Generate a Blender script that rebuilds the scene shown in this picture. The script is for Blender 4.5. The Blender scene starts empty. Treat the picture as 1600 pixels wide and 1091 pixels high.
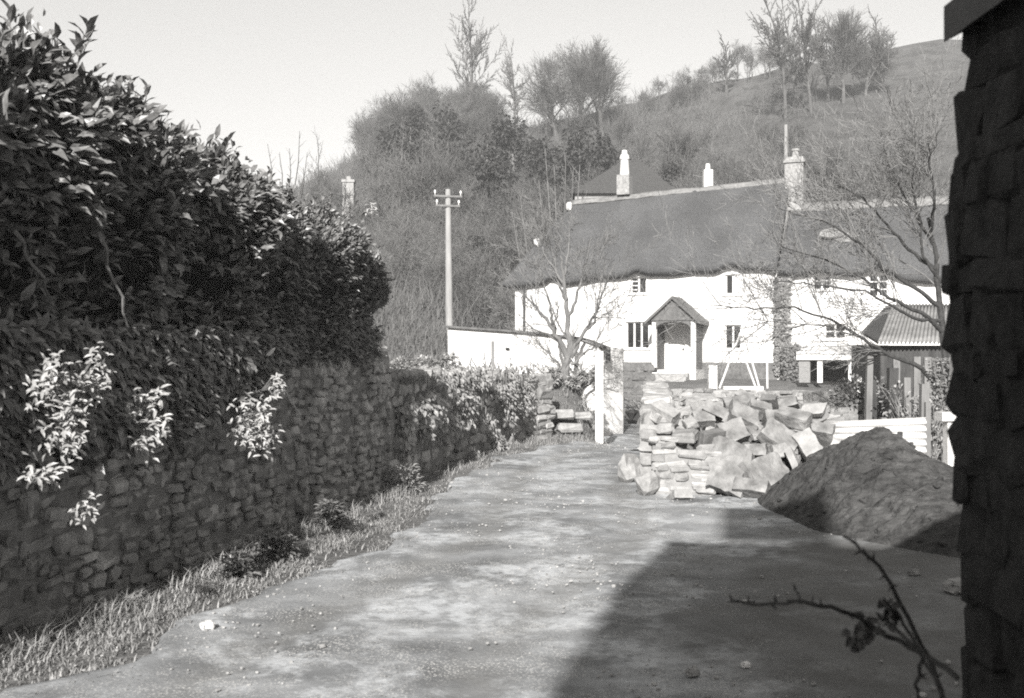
import bpy, math, random
from mathutils import Vector, Matrix, noise, Euler
R = math.radians
rnd = random.Random(7)
scene = bpy.context.scene
C = scene.collection

# ------------------------------------------------------------------ camera, sky, sun, exposure
F = 1716.0                      # focal length in photo pixels (photo is 1600 px wide)
EYE = 1.6; HOR = 550.0          # eye height, horizon row
cd = bpy.data.cameras.new("camera"); cam = bpy.data.objects.new("camera", cd); C.objects.link(cam)
cd.sensor_width = 36.0; cd.lens = 36.0 * F / 1600.0
cd.clip_start = 0.05; cd.clip_end = 3000
cam.location = (0, 0, EYE); cam.rotation_euler = (R(90) + math.atan(4.5 / F), 0, 0)
cd.dof.use_dof = True; cd.dof.focus_distance = 24.0; cd.dof.aperture_fstop = 5.0
scene.camera = cam

SUN_EL = 27.0
SX, SY = 0.17, 1.0
_n = math.hypot(SX, SY); SX /= _n; SY /= _n
w = bpy.data.worlds.new("World"); scene.world = w; w.use_nodes = True
nt = w.node_tree; nt.nodes.clear()
sky = nt.nodes.new('ShaderNodeTexSky'); sky.sky_type = 'NISHITA'; sky.sun_disc = False
sky.sun_elevation = R(SUN_EL); sky.sun_rotation = math.atan2(-SX, -SY) % (2 * math.pi)
sky.air_density = 2.5; sky.dust_density = 0.3; sky.ozone_density = 1.0
bw = nt.nodes.new('ShaderNodeRGBToBW')
tint = nt.nodes.new('ShaderNodeMix'); tint.data_type = 'RGBA'; tint.blend_type = 'MULTIPLY'; tint.inputs[0].default_value = 1.0
tint.inputs[7].default_value = (1.0, 0.985, 0.955, 1)
bg = nt.nodes.new('ShaderNodeBackground'); bg.inputs[1].default_value = 0.05
wo = nt.nodes.new('ShaderNodeOutputWorld')
nt.links.new(sky.outputs[0], bw.inputs[0]); nt.links.new(bw.outputs[0], tint.inputs[6])
nt.links.new(tint.outputs[2], bg.inputs[0]); nt.links.new(bg.outputs[0], wo.inputs[0])
sd = bpy.data.lights.new("sun", 'SUN'); sd.energy = 3.0; sd.angle = R(0.6); sd.color = (1.0, 0.985, 0.96)
so = bpy.data.objects.new("sun", sd); C.objects.link(so)
ce = math.cos(R(SUN_EL)); SUNDIR = Vector((SX * ce, SY * ce, -math.sin(R(SUN_EL))))
so.rotation_euler = SUNDIR.to_track_quat('-Z', 'Y').to_euler(); so.location = (-10, -30, 30)
scene.view_settings.view_transform = 'Standard'; scene.view_settings.look = 'None'
scene.view_settings.exposure = 1.55; scene.view_settings.gamma = 1.0
scene.cycles.use_denoising = False
scene.cycles.max_bounces = 5; scene.cycles.diffuse_bounces = 3; scene.cycles.transparent_max_bounces = 4
scene.cycles.filter_width = 1.9

def P(px, py, Y):
    return Vector(((px - 800) / F * Y, Y, EYE + (HOR - py) / F * Y))
def lerp(a, b, t): return a + (b - a) * t
def sm(a, b, x):
    t = max(0.0, min(1.0, (x - a) / (b - a))); return t * t * (3 - 2 * t)
def interp(pts, x):
    if x <= pts[0][0]: return pts[0][1]
    for (a, b), (c, d) in zip(pts, pts[1:]):
        if x <= c: return lerp(b, d, (x - a) / (c - a))
    return pts[-1][1]
def nz(x, y, z=0.0): return noise.noise(Vector((x, y, z)))

# ------------------------------------------------------------------ materials
def mat(name, dark, light, scale=6.0, rough=0.9, bump=0.3, detail=6.0, island=0.0, stretch=(1, 1, 1), bscale=None,
        tint=(1.0, 0.985, 0.965), spec=0.3, contrast=(0.3, 0.7), big=0.0, bigscale=0.4, bdist=0.02):
    m = bpy.data.materials.new(name); m.use_nodes = True
    t = m.node_tree; N = t.nodes; L = t.links
    b = N['Principled BSDF']; b.inputs['Roughness'].default_value = rough
    b.inputs['Specular IOR Level'].default_value = spec
    tc = N.new('ShaderNodeTexCoord'); mp = N.new('ShaderNodeMapping'); mp.inputs['Scale'].default_value = stretch
    L.new(tc.outputs['Object'], mp.inputs[0])
    n = N.new('ShaderNodeTexNoise'); n.inputs['Scale'].default_value = scale; n.inputs['Detail'].default_value = detail
    n.inputs['Roughness'].default_value = 0.65
    L.new(mp.outputs[0], n.inputs['Vector'])
    cr = N.new('ShaderNodeValToRGB'); e = cr.color_ramp.elements
    e[0].position, e[1].position = contrast
    e[0].color = (dark * tint[0], dark * tint[1], dark * tint[2], 1); e[1].color = (light * tint[0], light * tint[1], light * tint[2], 1)
    L.new(n.outputs['Fac'], cr.inputs[0]); col = cr.outputs[0]
    if big > 0:
        n2 = N.new('ShaderNodeTexNoise'); n2.inputs['Scale'].default_value = bigscale; n2.inputs['Detail'].default_value = 4
        L.new(mp.outputs[0], n2.inputs['Vector'])
        mr = N.new('ShaderNodeMapRange'); mr.inputs[1].default_value = 0.35; mr.inputs[2].default_value = 0.65
        mr.inputs[3].default_value = 1 - big; mr.inputs[4].default_value = 1 + big; L.new(n2.outputs['Fac'], mr.inputs[0])
        vm = N.new('ShaderNodeVectorMath'); vm.operation = 'SCALE'; L.new(col, vm.inputs[0]); L.new(mr.outputs[0], vm.inputs['Scale']); col = vm.outputs[0]
    if island > 0:
        g = N.new('ShaderNodeNewGeometry')
        mr = N.new('ShaderNodeMapRange'); mr.inputs[3].default_value = 1 - island; mr.inputs[4].default_value = 1 + island
        L.new(g.outputs['Random Per Island'], mr.inputs[0])
        vm = N.new('ShaderNodeVectorMath'); vm.operation = 'SCALE'; L.new(col, vm.inputs[0]); L.new(mr.outputs[0], vm.inputs['Scale']); col = vm.outputs[0]
    L.new(col, b.inputs['Base Color'])
    if bump > 0:
        nb = N.new('ShaderNodeTexNoise'); nb.inputs['Scale'].default_value = bscale or scale * 2.5; nb.inputs['Detail'].default_value = 8
        L.new(mp.outputs[0], nb.inputs['Vector'])
        bm_ = N.new('ShaderNodeBump'); bm_.inputs['Strength'].default_value = bump; bm_.inputs['Distance'].default_value = bdist
        L.new(nb.outputs['Fac'], bm_.inputs['Height']); L.new(bm_.outputs[0], b.inputs['Normal'])
    return m
M = {}
M['whitewash'] = mat('whitewash', .72, .84, 3, .9, .35, big=.04, bdist=.03)
M['white_paint'] = mat('white_paint', .62, .8, 9, .6, .15)
M['plinth'] = mat('plinth', .1, .2, 8, .9, .4, big=.2, bigscale=.8)
M['thatch'] = mat('thatch', .05, .165, 14, .95, .8, stretch=(2.2, 2.2, .5), tint=(.99, .99, 1), big=.16, bigscale=.35, bdist=.04)
M['thatch_cut'] = mat('thatch_cut', .09, .14, 20, .95, .5)
M['ridge'] = mat('ridge', .16, .3, 7, .9, .4, big=.1)
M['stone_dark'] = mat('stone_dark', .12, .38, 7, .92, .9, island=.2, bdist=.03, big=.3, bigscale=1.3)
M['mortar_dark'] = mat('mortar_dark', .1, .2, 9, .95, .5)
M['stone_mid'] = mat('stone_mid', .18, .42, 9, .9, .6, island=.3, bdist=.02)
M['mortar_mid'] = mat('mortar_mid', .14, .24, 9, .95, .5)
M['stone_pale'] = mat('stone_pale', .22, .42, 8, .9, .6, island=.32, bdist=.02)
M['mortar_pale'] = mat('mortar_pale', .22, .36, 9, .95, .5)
M['slab'] = mat('slab', .12, .33, 7, .92, .9, island=.38, big=.25, bigscale=2, bdist=.02)
M['soil'] = mat('soil', .025, .1, 6, .98, 1.0, stretch=(1, 1, 2.2), big=.25, bigscale=1.2, bscale=9, bdist=.06)
M['sand'] = mat('sand', .42, .58, 7, .95, .4)
M['bark_dark'] = mat('bark_dark', .03, .08, 12, .9, .4)
M['bark_mid'] = mat('bark_mid', .11, .24, 12, .9, .4, stretch=(1, 1, .4))
M['twig_far'] = mat('twig_far', .08, .15, 3, .9, 0, island=.25)
M['twig_pale'] = mat('twig_pale', .12, .2, 3, .9, 0, island=.2)
M['ivy_far'] = mat('ivy_far', .03, .08, 2, .8, 0, island=.5)
M['leaf'] = mat('leaf', .08, .22, 14, .38, 0, island=.45, spec=.5)
M['leaf_ivy'] = mat('leaf_ivy', .09, .2, 14, .4, 0, island=.45, spec=.5)
M['leaf_pale'] = mat('leaf_pale', .28, .46, 14, .45, 0, island=.25, spec=.5)
M['leaf_wall'] = mat('leaf_wall', .17, .34, 14, .6, 0, island=.45)
M['leaf_dry'] = mat('leaf_dry', .18, .34, 14, .7, 0, island=.35)
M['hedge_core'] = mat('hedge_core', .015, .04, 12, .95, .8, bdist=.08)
M['grass'] = mat('grass', .2, .34, 6, .9, 0, island=.4)
M['scrub'] = mat('scrub', .06, .16, 3, .9, 0, island=.35)
M['pole'] = mat('pole', .25, .4, 8, .85, .3, stretch=(1, 1, .15))
M['porcelain'] = mat('porcelain', .7, .8, 8, .3, 0)
M['slate'] = mat('slate', .09, .17, 7, .8, .5, big=.15, bigscale=1.5)
M['slate_dark'] = mat('slate_dark', .06, .1, 7, .8, .4)
M['glass'] = mat('glass', .015, .03, 2, .12, 0, spec=.5)
M['iron'] = mat('iron', .03, .05, 8, .6, .1)
M['wood_grey'] = mat('wood_grey', .14, .26, 9, .85, .4, stretch=(1, 1, .2))
M['wood_dark'] = mat('wood_dark', .04, .09, 9, .85, .4, stretch=(1, 1, .2))
M['corrugated'] = mat('corrugated', .5, .68, 4, .6, .15, big=.08)
M['corrugated_grey'] = mat('corrugated_grey', .17, .3, 4, .7, .2, big=.15, bigscale=1.5)
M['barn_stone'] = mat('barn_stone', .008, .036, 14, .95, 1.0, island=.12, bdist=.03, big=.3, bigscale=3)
M['stucco'] = mat('stucco', .3, .4, 5, .9, .3)
M['brick'] = mat('brick', .18, .34, 14, .9, .5, stretch=(1, 1, 2.5))
M['pebble'] = mat('pebble', .26, .46, 10, .85, .2, island=.25)

def ground_mat():
    m = mat('earth', .09, .2, 3.0, .95, .8, big=.25, bigscale=.25, bscale=14, bdist=.05, contrast=(.25, .75)); return m
M['earth'] = ground_mat()
def lane_mat():
    m = mat('lane', .16, .31, 2.2, .95, .45, detail=12, big=.3, bigscale=.55, bscale=38, bdist=.012, contrast=(.32, .68), tint=(.97, .985, 1))
    t = m.node_tree; N = t.nodes; L = t.links; b = N['Principled BSDF']
    src = b.inputs['Base Color'].links[0].from_socket
    tc = N.new('ShaderNodeTexCoord')
    def node(k, **kw):
        q = N.new(k)
        for a_, v_ in kw.items(): setattr(q, a_, v_)
        return q
    def rng(inp, a_, b_, c_=0.0, d_=1.0):
        q = N.new('ShaderNodeMapRange'); q.inputs[1].default_value = a_; q.inputs[2].default_value = b_; q.inputs[3].default_value = c_; q.inputs[4].default_value = d_; L.new(inp, q.inputs[0]); return q.outputs[0]
    def noise_(sc, det=6):
        q = N.new('ShaderNodeTexNoise'); q.inputs['Scale'].default_value = sc; q.inputs['Detail'].default_value = det; q.inputs['Roughness'].default_value = .7; L.new(tc.outputs['Object'], q.inputs['Vector']); return q.outputs['Fac']
    def mul(a_, b_):
        q = N.new('ShaderNodeMath'); q.operation = 'MULTIPLY'; L.new(a_, q.inputs[0]); L.new(b_, q.inputs[1]); return q.outputs[0]
    def mixc(f_, a_, col):
        q = N.new('ShaderNodeMix'); q.data_type = 'RGBA'; L.new(f_, q.inputs[0]); L.new(a_, q.inputs[6]); q.inputs[7].default_value = col; return q.outputs[2]
    # pale worn dusty patches, packed grit, darker wheel tracks
    c1 = mixc(mul(rng(noise_(1.0, 9), .48, .57), rng(noise_(9, 8), .36, .56)), src, (.5, .51, .52, 1))
    at = N.new('ShaderNodeAttribute'); at.attribute_name = 'track'
    c2 = mixc(mul(at.outputs['Fac'], rng(noise_(3, 6), .3, .65, .1, .6)), c1, (.18, .177, .17, 1))
    v = N.new('ShaderNodeTexVoronoi'); v.inputs['Scale'].default_value = 60; L.new(tc.outputs['Object'], v.inputs['Vector'])
    v2 = N.new('ShaderNodeTexVoronoi'); v2.inputs['Scale'].default_value = 24; L.new(tc.outputs['Object'], v2.inputs['Vector'])
    c3 = mixc(mul(rng(v.outputs['Distance'], .42, .2), rng(noise_(1.7, 6), .42, .6)), c2, (.6, .59, .57, 1))
    c3 = mixc(mul(rng(v2.outputs['Distance'], .2, .1), rng(noise_(2.3, 4), .5, .58)), c3, (.12, .118, .113, 1))
    ay = N.new('ShaderNodeAttribute'); ay.attribute_name = 'soil'  # dark yard soil mask, also deepens the house shadow
    c3 = mixc(mul(ay.outputs['Fac'], rng(noise_(1.3, 8), .3, .55, .55, .9)), c3, (.11, .108, .104, 1))  # yard soil tone with extra shade mixed into the colour
    L.new(c3, b.inputs['Base Color'])
    return m
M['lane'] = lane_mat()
M['hill'] = mat('hill', .05, .125, .35, .95, .5, detail=9, big=.15, bigscale=.05, bscale=2.5, bdist=.3)

# ------------------------------------------------------------------ mesh building
WL = {}
class MB:
    def __init__(s): s.v = []; s.f = []
    def add(s, vs, fs):
        o = len(s.v); s.v.extend(vs); s.f.extend([tuple(i + o for i in f) for f in fs])
    def box(s, c, size, rot=None, jit=0.0, taper=1.0):
        c = Vector(c); hx, hy, hz = size[0] / 2, size[1] / 2, size[2] / 2
        vs = []
        for x, y, z in ((-1,-1,-1),(1,-1,-1),(1,1,-1),(-1,1,-1),(-1,-1,1),(1,-1,1),(1,1,1),(-1,1,1)):
            k = taper if z > 0 else 1.0
            p = Vector((x * hx * k, y * hy * k, z * hz))
            if jit: p += Vector((rnd.uniform(-jit, jit), rnd.uniform(-jit, jit), rnd.uniform(-jit, jit)))
            if rot is not None: p = rot @ p
            vs.append(p + c)
        s.add(vs, [(3,2,1,0),(4,5,6,7),(0,1,5,4),(1,2,6,5),(2,3,7,6),(3,0,4,7)])
    def stone(s, c, size, rot=None, jit=0.12, cut=0.28):
        """rounded irregular block: a box with cut corners"""
        c = Vector(c); h = [k / 2 for k in size]; vs = []; idx = {}
        for ax in range(3):
            for a in (-1, 1):
                for b_ in (-1, 1):
                    for d in (-1, 1):
                        sg = [0, 0, 0]; sg[ax] = a; o1, o2 = [k for k in range(3) if k != ax]
                        p = [0, 0, 0]; p[ax] = a * h[ax]; mn = min(h)
                        p[o1] = b_ * (h[o1] - cut * mn); p[o2] = d * (h[o2] - cut * mn)
                        sg[o1] = b_; sg[o2] = d
                        q = Vector(p) + Vector([rnd.uniform(-jit, jit) * mn for _ in range(3)])
                        if rot is not None: q = rot @ q
                        idx[(ax, tuple(sg))] = len(vs); vs.append(q + c)
        fs = []
        for ax in range(3):
            o1, o2 = [k for k in range(3) if k != ax]
            for a in (-1, 1):
                def K(b_, d, AX=ax):
                    sg = [0, 0, 0]; sg[ax] = a; sg[o1] = b_; sg[o2] = d; return idx[(AX, tuple(sg))]
                fs.append((K(-1,-1), K(1,-1), K(1,1), K(-1,1)))
        for ax in range(3):          # edges along axis ax
            o1, o2 = [k for k in range(3) if k != ax]
            for a in (-1, 1):
                for b_ in (-1, 1):
                    def S(d):
                        sg = [0, 0, 0]; sg[o1] = a; sg[o2] = b_; sg[ax] = d; return tuple(sg)
                    fs.append((idx[(o1, S(-1))], idx[(o1, S(1))], idx[(o2, S(1))], idx[(o2, S(-1))]))
        for sx in (-1, 1):
            for sy in (-1, 1):
                for sz in (-1, 1):
                    k = (sx, sy, sz); fs.append((idx[(0, k)], idx[(1, k)], idx[(2, k)]))
        s.add(vs, fs)
    def tube(s, pts, rads, n=6, cap=True):
        pts = [Vector(p) for p in pts]; rings = []; o = len(s.v); up = Vector((0.13, 0.31, 0.94))
        for i, p in enumerate(pts):
            d = (pts[min(i + 1, len(pts) - 1)] - pts[max(i - 1, 0)])
            if d.length < 1e-7: d = Vector((0, 0, 1))
            d.normalize(); a = d.cross(up)
            if a.length < 1e-3: a = d.cross(Vector((1, 0, 0)))
            a.normalize(); b = d.cross(a); r = rads[i] if hasattr(rads, '__len__') else rads
            for k in range(n):
                t = 2 * math.pi * k / n; s.v.append(p + (a * math.cos(t) + b * math.sin(t)) * r)
        for i in range(len(pts) - 1):
            for k in range(n):
                k2 = (k + 1) % n; s.f.append((o + i*n + k, o + i*n + k2, o + (i+1)*n + k2, o + (i+1)*n + k))
        if cap and n > 2:
            s.f.append(tuple(o + k for k in range(n))[::-1]); s.f.append(tuple(o + (len(pts)-1)*n + k for k in range(n)))
    def prism(s, poly, d):
        """closed prism: polygon of 3-D points pushed along vector d"""
        n = len(poly); o = len(s.v); d = Vector(d)
        s.v.extend([Vector(p) for p in poly]); s.v.extend([Vector(p) + d for p in poly])
        s.f.append(tuple(o + i for i in range(n))[::-1]); s.f.append(tuple(o + n + i for i in range(n)))
        for i in range(n):
            j = (i + 1) % n; s.f.append((o + i, o + j, o + n + j, o + n + i))
    def grid(s, fn, nu, nv):
        o = len(s.v)
        for j in range(nv + 1):
            for i in range(nu + 1): s.v.append(Vector(fn(i / nu, j / nv)))
        for j in range(nv):
            for i in range(nu):
                a = o + j * (nu + 1) + i; s.f.append((a, a + 1, a + nu + 2, a + nu + 1))
    def leaf(s, p, d, n, L, W, fold=.25, droop=.15):
        d = d.normalized(); a = d.cross(n)
        if a.length < 1e-4: a = Vector((1, 0, 0))
        a.normalize(); n = a.cross(d).normalized()
        m = p + d * L * .5 + n * L * .04; t = p + d * L - n * L * droop
        l1 = p + d * L * .3 + a * W * .5 + n * W * fold; r1 = p + d * L * .3 - a * W * .5 + n * W * fold
        l2 = p + d * L * .68 + a * W * .4 + n * W * fold * .6; r2 = p + d * L * .68 - a * W * .4 + n * W * fold * .6
        o = len(s.v); s.v.extend([p, m, t, l1, r1, l2, r2])
        s.f.extend([(o, o+1, o+3), (o+1, o+5, o+3), (o+1, o+2, o+5), (o, o+4, o+1), (o+1, o+4, o+6), (o+1, o+6, o+2)])
    def build(s, name, m, parent=None, smooth=False, origin=None):
        loc = Vector((0, 0, 0))
        if parent is not None: base = WL[parent.name]
        elif origin is not None: base = Vector(origin); loc = base
        else:
            xs = [v[0] for v in s.v]; ys = [v[1] for v in s.v]; zs = [v[2] for v in s.v]
            base = Vector(((min(xs)+max(xs))/2, (min(ys)+max(ys))/2, min(zs))); loc = base
        me = bpy.data.meshes.new(name); me.from_pydata([(v[0]-base[0], v[1]-base[1], v[2]-base[2]) for v in s.v], [], s.f)
        me.validate(); me.update()
        me.materials.append(M[m] if isinstance(m, str) else m)
        if smooth: me.polygons.foreach_set('use_smooth', [True] * len(me.polygons))
        o = bpy.data.objects.new(name, me); C.objects.link(o); o.location = loc
        if parent is not None: o.parent = parent
        WL[o.name] = Vector(base)
        return o
def tag(o, label=None, cat=None, group=None, kind=None):
    if label: o['label'] = label
    if cat: o['category'] = cat
    if group: o['group'] = group
    if kind: o['kind'] = kind
    return o
def thing(name, label, cat, loc=(0, 0, 0), group=None):
    o = bpy.data.objects.new(name, None); C.objects.link(o); o.location = loc; o.empty_display_size = .2
    WL[o.name] = Vector(loc); return tag(o, label, cat, group)
def copy_thing(o, loc, rz=0.0, sc=1.0, label=None):
    def cp(x, par):
        c = x.copy(); C.objects.link(c)
        if par is not None: c.parent = par
        for ch in x.children: cp(ch, c)
        return c
    c = cp(o, None); c.location = loc; c.rotation_euler = (0, 0, rz)
    c.scale = (sc, sc, sc) if not hasattr(sc, '__len__') else sc
    if label: c['label'] = label
    return c
def rotz(a): return Matrix.Rotation(a, 3, 'Z')

# ------------------------------------------------------------------ terrain
WALLX = [(-6, -5.1), (0, -3.95), (5.9, -2.75), (9.6, -2.0), (13, -1.38), (16.5, -.66), (20.4, .42)]
def xw(y): return interp(WALLX, y)
CREST = [(-160, 2), (-70, 8), (-40, 15), (-26, 22), (-16, 27), (0, 31), (17, 34.5), (40, 41), (61, 43.6), (110, 50), (260, 60)]
def gz(x, y):
    z = 0.025 * nz(x * .7, y * .7)
    # garden behind the lane wall, left
    if y < 26:
        wx = xw(y) if y < 20.4 else .42 - (y - 20.4) * .1
        k = sm(-.15, -.8, x - wx) if y < 20.4 else 0
        z += 1.0 * k * (1 - sm(20, 22, y) * .4)
    # bank with the tree, in front of the white outbuilding
    z += .95 * sm(1.8, 1.3, x) * sm(20.5, 22.2, y) * sm(40, 30, y) * (sm(-6, -2, x) * .4 + .6)
    # lane dips a little beyond the bend
    z -= .28 * sm(17, 23, y) * sm(40, 33, y) * sm(1.0, 1.8, x)
    # garden of the cottages, right
    z += .12 * sm(3.2, 4.5, x) * sm(14, 20, y)
    z += .5 * sm(31.9, 33.2, y) * sm(2.0, 3.0, x)
    z += .9 * sm(34, 42, y) * (1 - sm(2.0, 3.0, x))
    # scrub bank on the left
    z += 2.6 * sm(22, 38, y) * sm(-.5, -4.5, x)
    # hill
    if y > 46:
        r = (y - 46) / 104.0
        u = x / max(y, 1) * 150
        h = interp(CREST, u if y < 150 else x * 150 / y)
        prof = r if r < 1 else 1 + .12 * (r - 1)
        prof = prof * (.75 + .25 * min(1, r)) if r < 1 else prof
        z += h * prof + (1.6 * nz(x * .05, y * .05) + .5 * nz(x * .2, y * .2)) * sm(46, 70, y)
    # smooth far roll-off and far ridge on the left
    if y > 150: z += -.12 * (y - 150) * sm(150, 240, y) + 42 * sm(190, 330, y)
    return z
def make_ground():
    xs = []; x = -400.0
    def axis(lo, hi, fine_lo, fine_hi, fs, grow):
        a = []; v = fine_lo; st = fs
        while v > lo: a.append(v); v -= st; st *= grow
        a.append(lo); a = a[::-1]; v = fine_lo + fs
        while v < fine_hi: a.append(v); v += fs
        st = fs
        while v < hi: a.append(v); v += st; st *= grow
        a.append(hi); return a
    X = axis(-500, 600, -8, 14, .3, 1.09); Y = axis(-60, 900, -6, 46, .3, 1.045)
    mb = MB(); nx = len(X)
    for y in Y:
        for x in X: mb.v.append(Vector((x, y, gz(x, y))))
    for j in range(len(Y) - 1):
        for i in range(nx - 1):
            a = j * nx + i; mb.f.append((a, a + 1, a + nx + 1, a + nx))
    o = mb.build('ground', 'earth', smooth=True, origin=(0, 0, 0)); tag(o, kind='structure')
    o.data.materials.append(M['hill'])
    for p in o.data.polygons:
        if p.center[1] > 46: p.material_index = 1
make_ground()
# the lane: sheet just above the ground
LANE_L = [(-6, -3.6), (5.9, -2.15), (7.7, -1.55), (9.6, -.95), (13, -.8), (16.5, -.1), (19, .95), (21, 1.78), (24, 2.04), (32, 3.0)]
LANE_R = [(-6, 6), (11, 5.2), (12.6, 2.2), (13, 1.75), (17, 2.05), (22, 2.75), (26, 3.6), (32, 4.2)]
mb = MB()
def track(x, y):
    a = interp(LANE_L, y); k = 0
    for off in (.75, 2.05):
        d = abs(x - a - off - .08 * nz(off, y * .6)); k = max(k, sm(.26, .06, d))
    return k * sm(13.5, 11, y) if x > 9 else k
def lf(u, v):
    y = lerp(-6, 31.9, v); a = interp(LANE_L, y) + .3 * nz(1, y * 1.3) + .14 * nz(3, y * 5); b = interp(LANE_R, y)
    x = lerp(a, b, u); e = min(u, 1 - u)
    return (x, y, gz(x, y) + (.034 if e > .01 else -.02) + (.008 * nz(x * 3, y * 3) + .007 * nz(x * 9, y * 9) - .012 * track(x, y)) * (1 if e > .01 else 0))
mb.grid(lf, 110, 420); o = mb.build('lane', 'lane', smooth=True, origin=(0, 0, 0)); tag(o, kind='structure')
at_ = o.data.attributes.new('track', 'FLOAT', 'POINT')
for i, v_ in enumerate(o.data.vertices): at_.data[i].value = track(v_.co.x, v_.co.y)
at_ = o.data.attributes.new('soil', 'FLOAT', 'POINT')      # dark yard soil, placed inside the house shadow to deepen its shade
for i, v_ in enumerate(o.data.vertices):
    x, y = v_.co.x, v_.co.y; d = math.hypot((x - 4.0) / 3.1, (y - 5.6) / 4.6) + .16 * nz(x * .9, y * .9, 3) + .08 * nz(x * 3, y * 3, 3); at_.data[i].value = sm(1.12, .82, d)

# ------------------------------------------------------------------ stone walls
def stone_wall(path, zbot, ztop, thick, mstone, mmortar, label, cat, name='stone_wall', L=.26, H=.13, cope=True, rough=.03, seed=1, both=False):
    """path: list of (x,y); ztop: function(distance)->z"""
    global rnd
    rnd = random.Random(seed)
    pts = [Vector((a, b, 0)) for a, b in path]; seg = []; tot = 0
    for a, b in zip(pts, pts[1:]): seg.append((tot, (b - a).length, a, (b - a).normalized())); tot += (b - a).length
    def at(d):
        for s0, l, a, t in seg:
            if d <= s0 + l or (s0, l, a, t) == seg[-1]: return a + t * (d - s0), t
    root = thing(name, label, cat, (pts[0].x, pts[0].y, zbot(pts[0].x, pts[0].y)))
    core = MB(); n = max(2, int(tot / .5)); ring = []
    for i in range(n + 1):
        d = tot * i / n; p, t = at(d); nn = Vector((t.y, -t.x, 0)); zb = zbot(p.x, p.y) - .2; zt = ztop(d) - .04
        for a, z in ((-1, zb), (1, zb), (1, zt), (-1, zt)):
            core.v.append(Vector((p.x, p.y, z)) + nn * a * (thick / 2 - .008))
    for i in range(n):
        for k in range(4): core.f.append((i*4+k, i*4+(k+1)%4, i*4+4+(k+1)%4, i*4+4+k))
    core.f.append((3, 2, 1, 0)); core.f.append((n*4, n*4+1, n*4+2, n*4+3))
    core.build('mortar', mmortar, root)
    st = MB(); z = -.1
    sides = (1, -1) if both else (1,)
    for sd_ in sides:
        d_rows = 0; row = 0; zoff = -.08
        while zoff < 3:
            hh = H * rnd.uniform(.75, 1.3); d = rnd.uniform(-.1, .1)
            any_ = False
            while d < tot:
                l = L * rnd.uniform(.5, 1.6); p, t = at(min(tot, d + l / 2)); zb = zbot(p.x, p.y)
                if zb + zoff + hh < ztop(d + l / 2) + .03:
                    any_ = True
                    nn = Vector((t.y, -t.x, 0)) * sd_; ang = math.atan2(t.y, t.x) + rnd.uniform(-.05, .05)
                    c = p + nn * (thick / 2 - .06 + rnd.uniform(-rough, rough)) + Vector((0, 0, zb + zoff + hh / 2 + rnd.uniform(-.022, .022)))
                    st.stone(c, (l * rnd.uniform(.85, 1.02), .16, hh * rnd.uniform(.75, 1.15)), rotz(ang) @ Matrix.Rotation(rnd.uniform(-.13, .13), 3, 'Y'), .34, .5)
                d += l
            zoff += hh
            if not any_: break
    # end faces
    for d, s_ in ((0, -1), (tot, 1)):
        p, t = at(d); zoff = -.05; nn = Vector((t.y, -t.x, 0))
        while zoff < ztop(d) - zbot(p.x, p.y) - .05:
            hh = H * rnd.uniform(.8, 1.3); a = -thick / 2
            while a < thick / 2 - .05:
                l = min(L * rnd.uniform(.5, 1.2), thick / 2 - a)
                c = p + nn * (a + l / 2) + t * s_ * -.03 + Vector((0, 0, zbot(p.x, p.y) + zoff + hh / 2))
                st.stone(c, (.16, l * .95, hh * .92), rotz(math.atan2(t.y, t.x)), .22, .4); a += l
            zoff += hh
    st.build('stones', mstone, root)
    if cope:
        cp = MB(); d = 0
        while d < tot:
            l = L * rnd.uniform(.6, 1.3); p, t = at(d + l / 2)
            cp.stone(p + Vector((0, 0, ztop(d) + rnd.uniform(-.02, .05))), (l * .96, thick * rnd.uniform(.85, 1.1), rnd.uniform(.1, .2)),
                     rotz(math.atan2(t.y, t.x) + rnd.uniform(-.15, .15)) @ Matrix.Rotation(rnd.uniform(-.12, .12), 3, 'X'), .25, .4); d += l
        cp.build('coping', mstone, root)
    return root
def gz_lane(x, y): return gz(x + .35, y) if y < 20.4 else gz(x, y)
def flat0(x, y): return -.02
# near, shaded wall under the hedge: line is the lane-side face
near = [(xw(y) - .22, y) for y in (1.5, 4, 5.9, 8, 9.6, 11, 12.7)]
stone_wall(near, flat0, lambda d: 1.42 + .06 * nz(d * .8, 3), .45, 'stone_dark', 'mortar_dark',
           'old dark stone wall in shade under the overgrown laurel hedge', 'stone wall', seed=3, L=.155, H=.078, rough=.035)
far = [(xw(y) - .22, y) for y in (12.75, 14.5, 16.5, 18.5, 20.0)]
stone_wall(far, lambda x, y: 0 - .25 * sm(17, 23, y) * 0, lambda d: 1.3 - .03 * d + .07 * nz(d * 1.3, 9), .45, 'stone_mid', 'mortar_mid',
           'sunlit stone wall beside the lane, half covered by ivy and dry grass', 'stone wall', seed=4, L=.24, H=.12, rough=.05)
# squared end pillar of the wall
stone_wall([(.17, 20.05), (.55, 20.5)], lambda x, y: -.05, lambda d: 1.2, .42, 'stone_pale', 'mortar_pale',
           'pale square stone pillar ending the ivy wall at the bend', 'pillar', name='stone_pillar', seed=5, L=.3, H=.16, cope=False, both=True)
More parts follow.
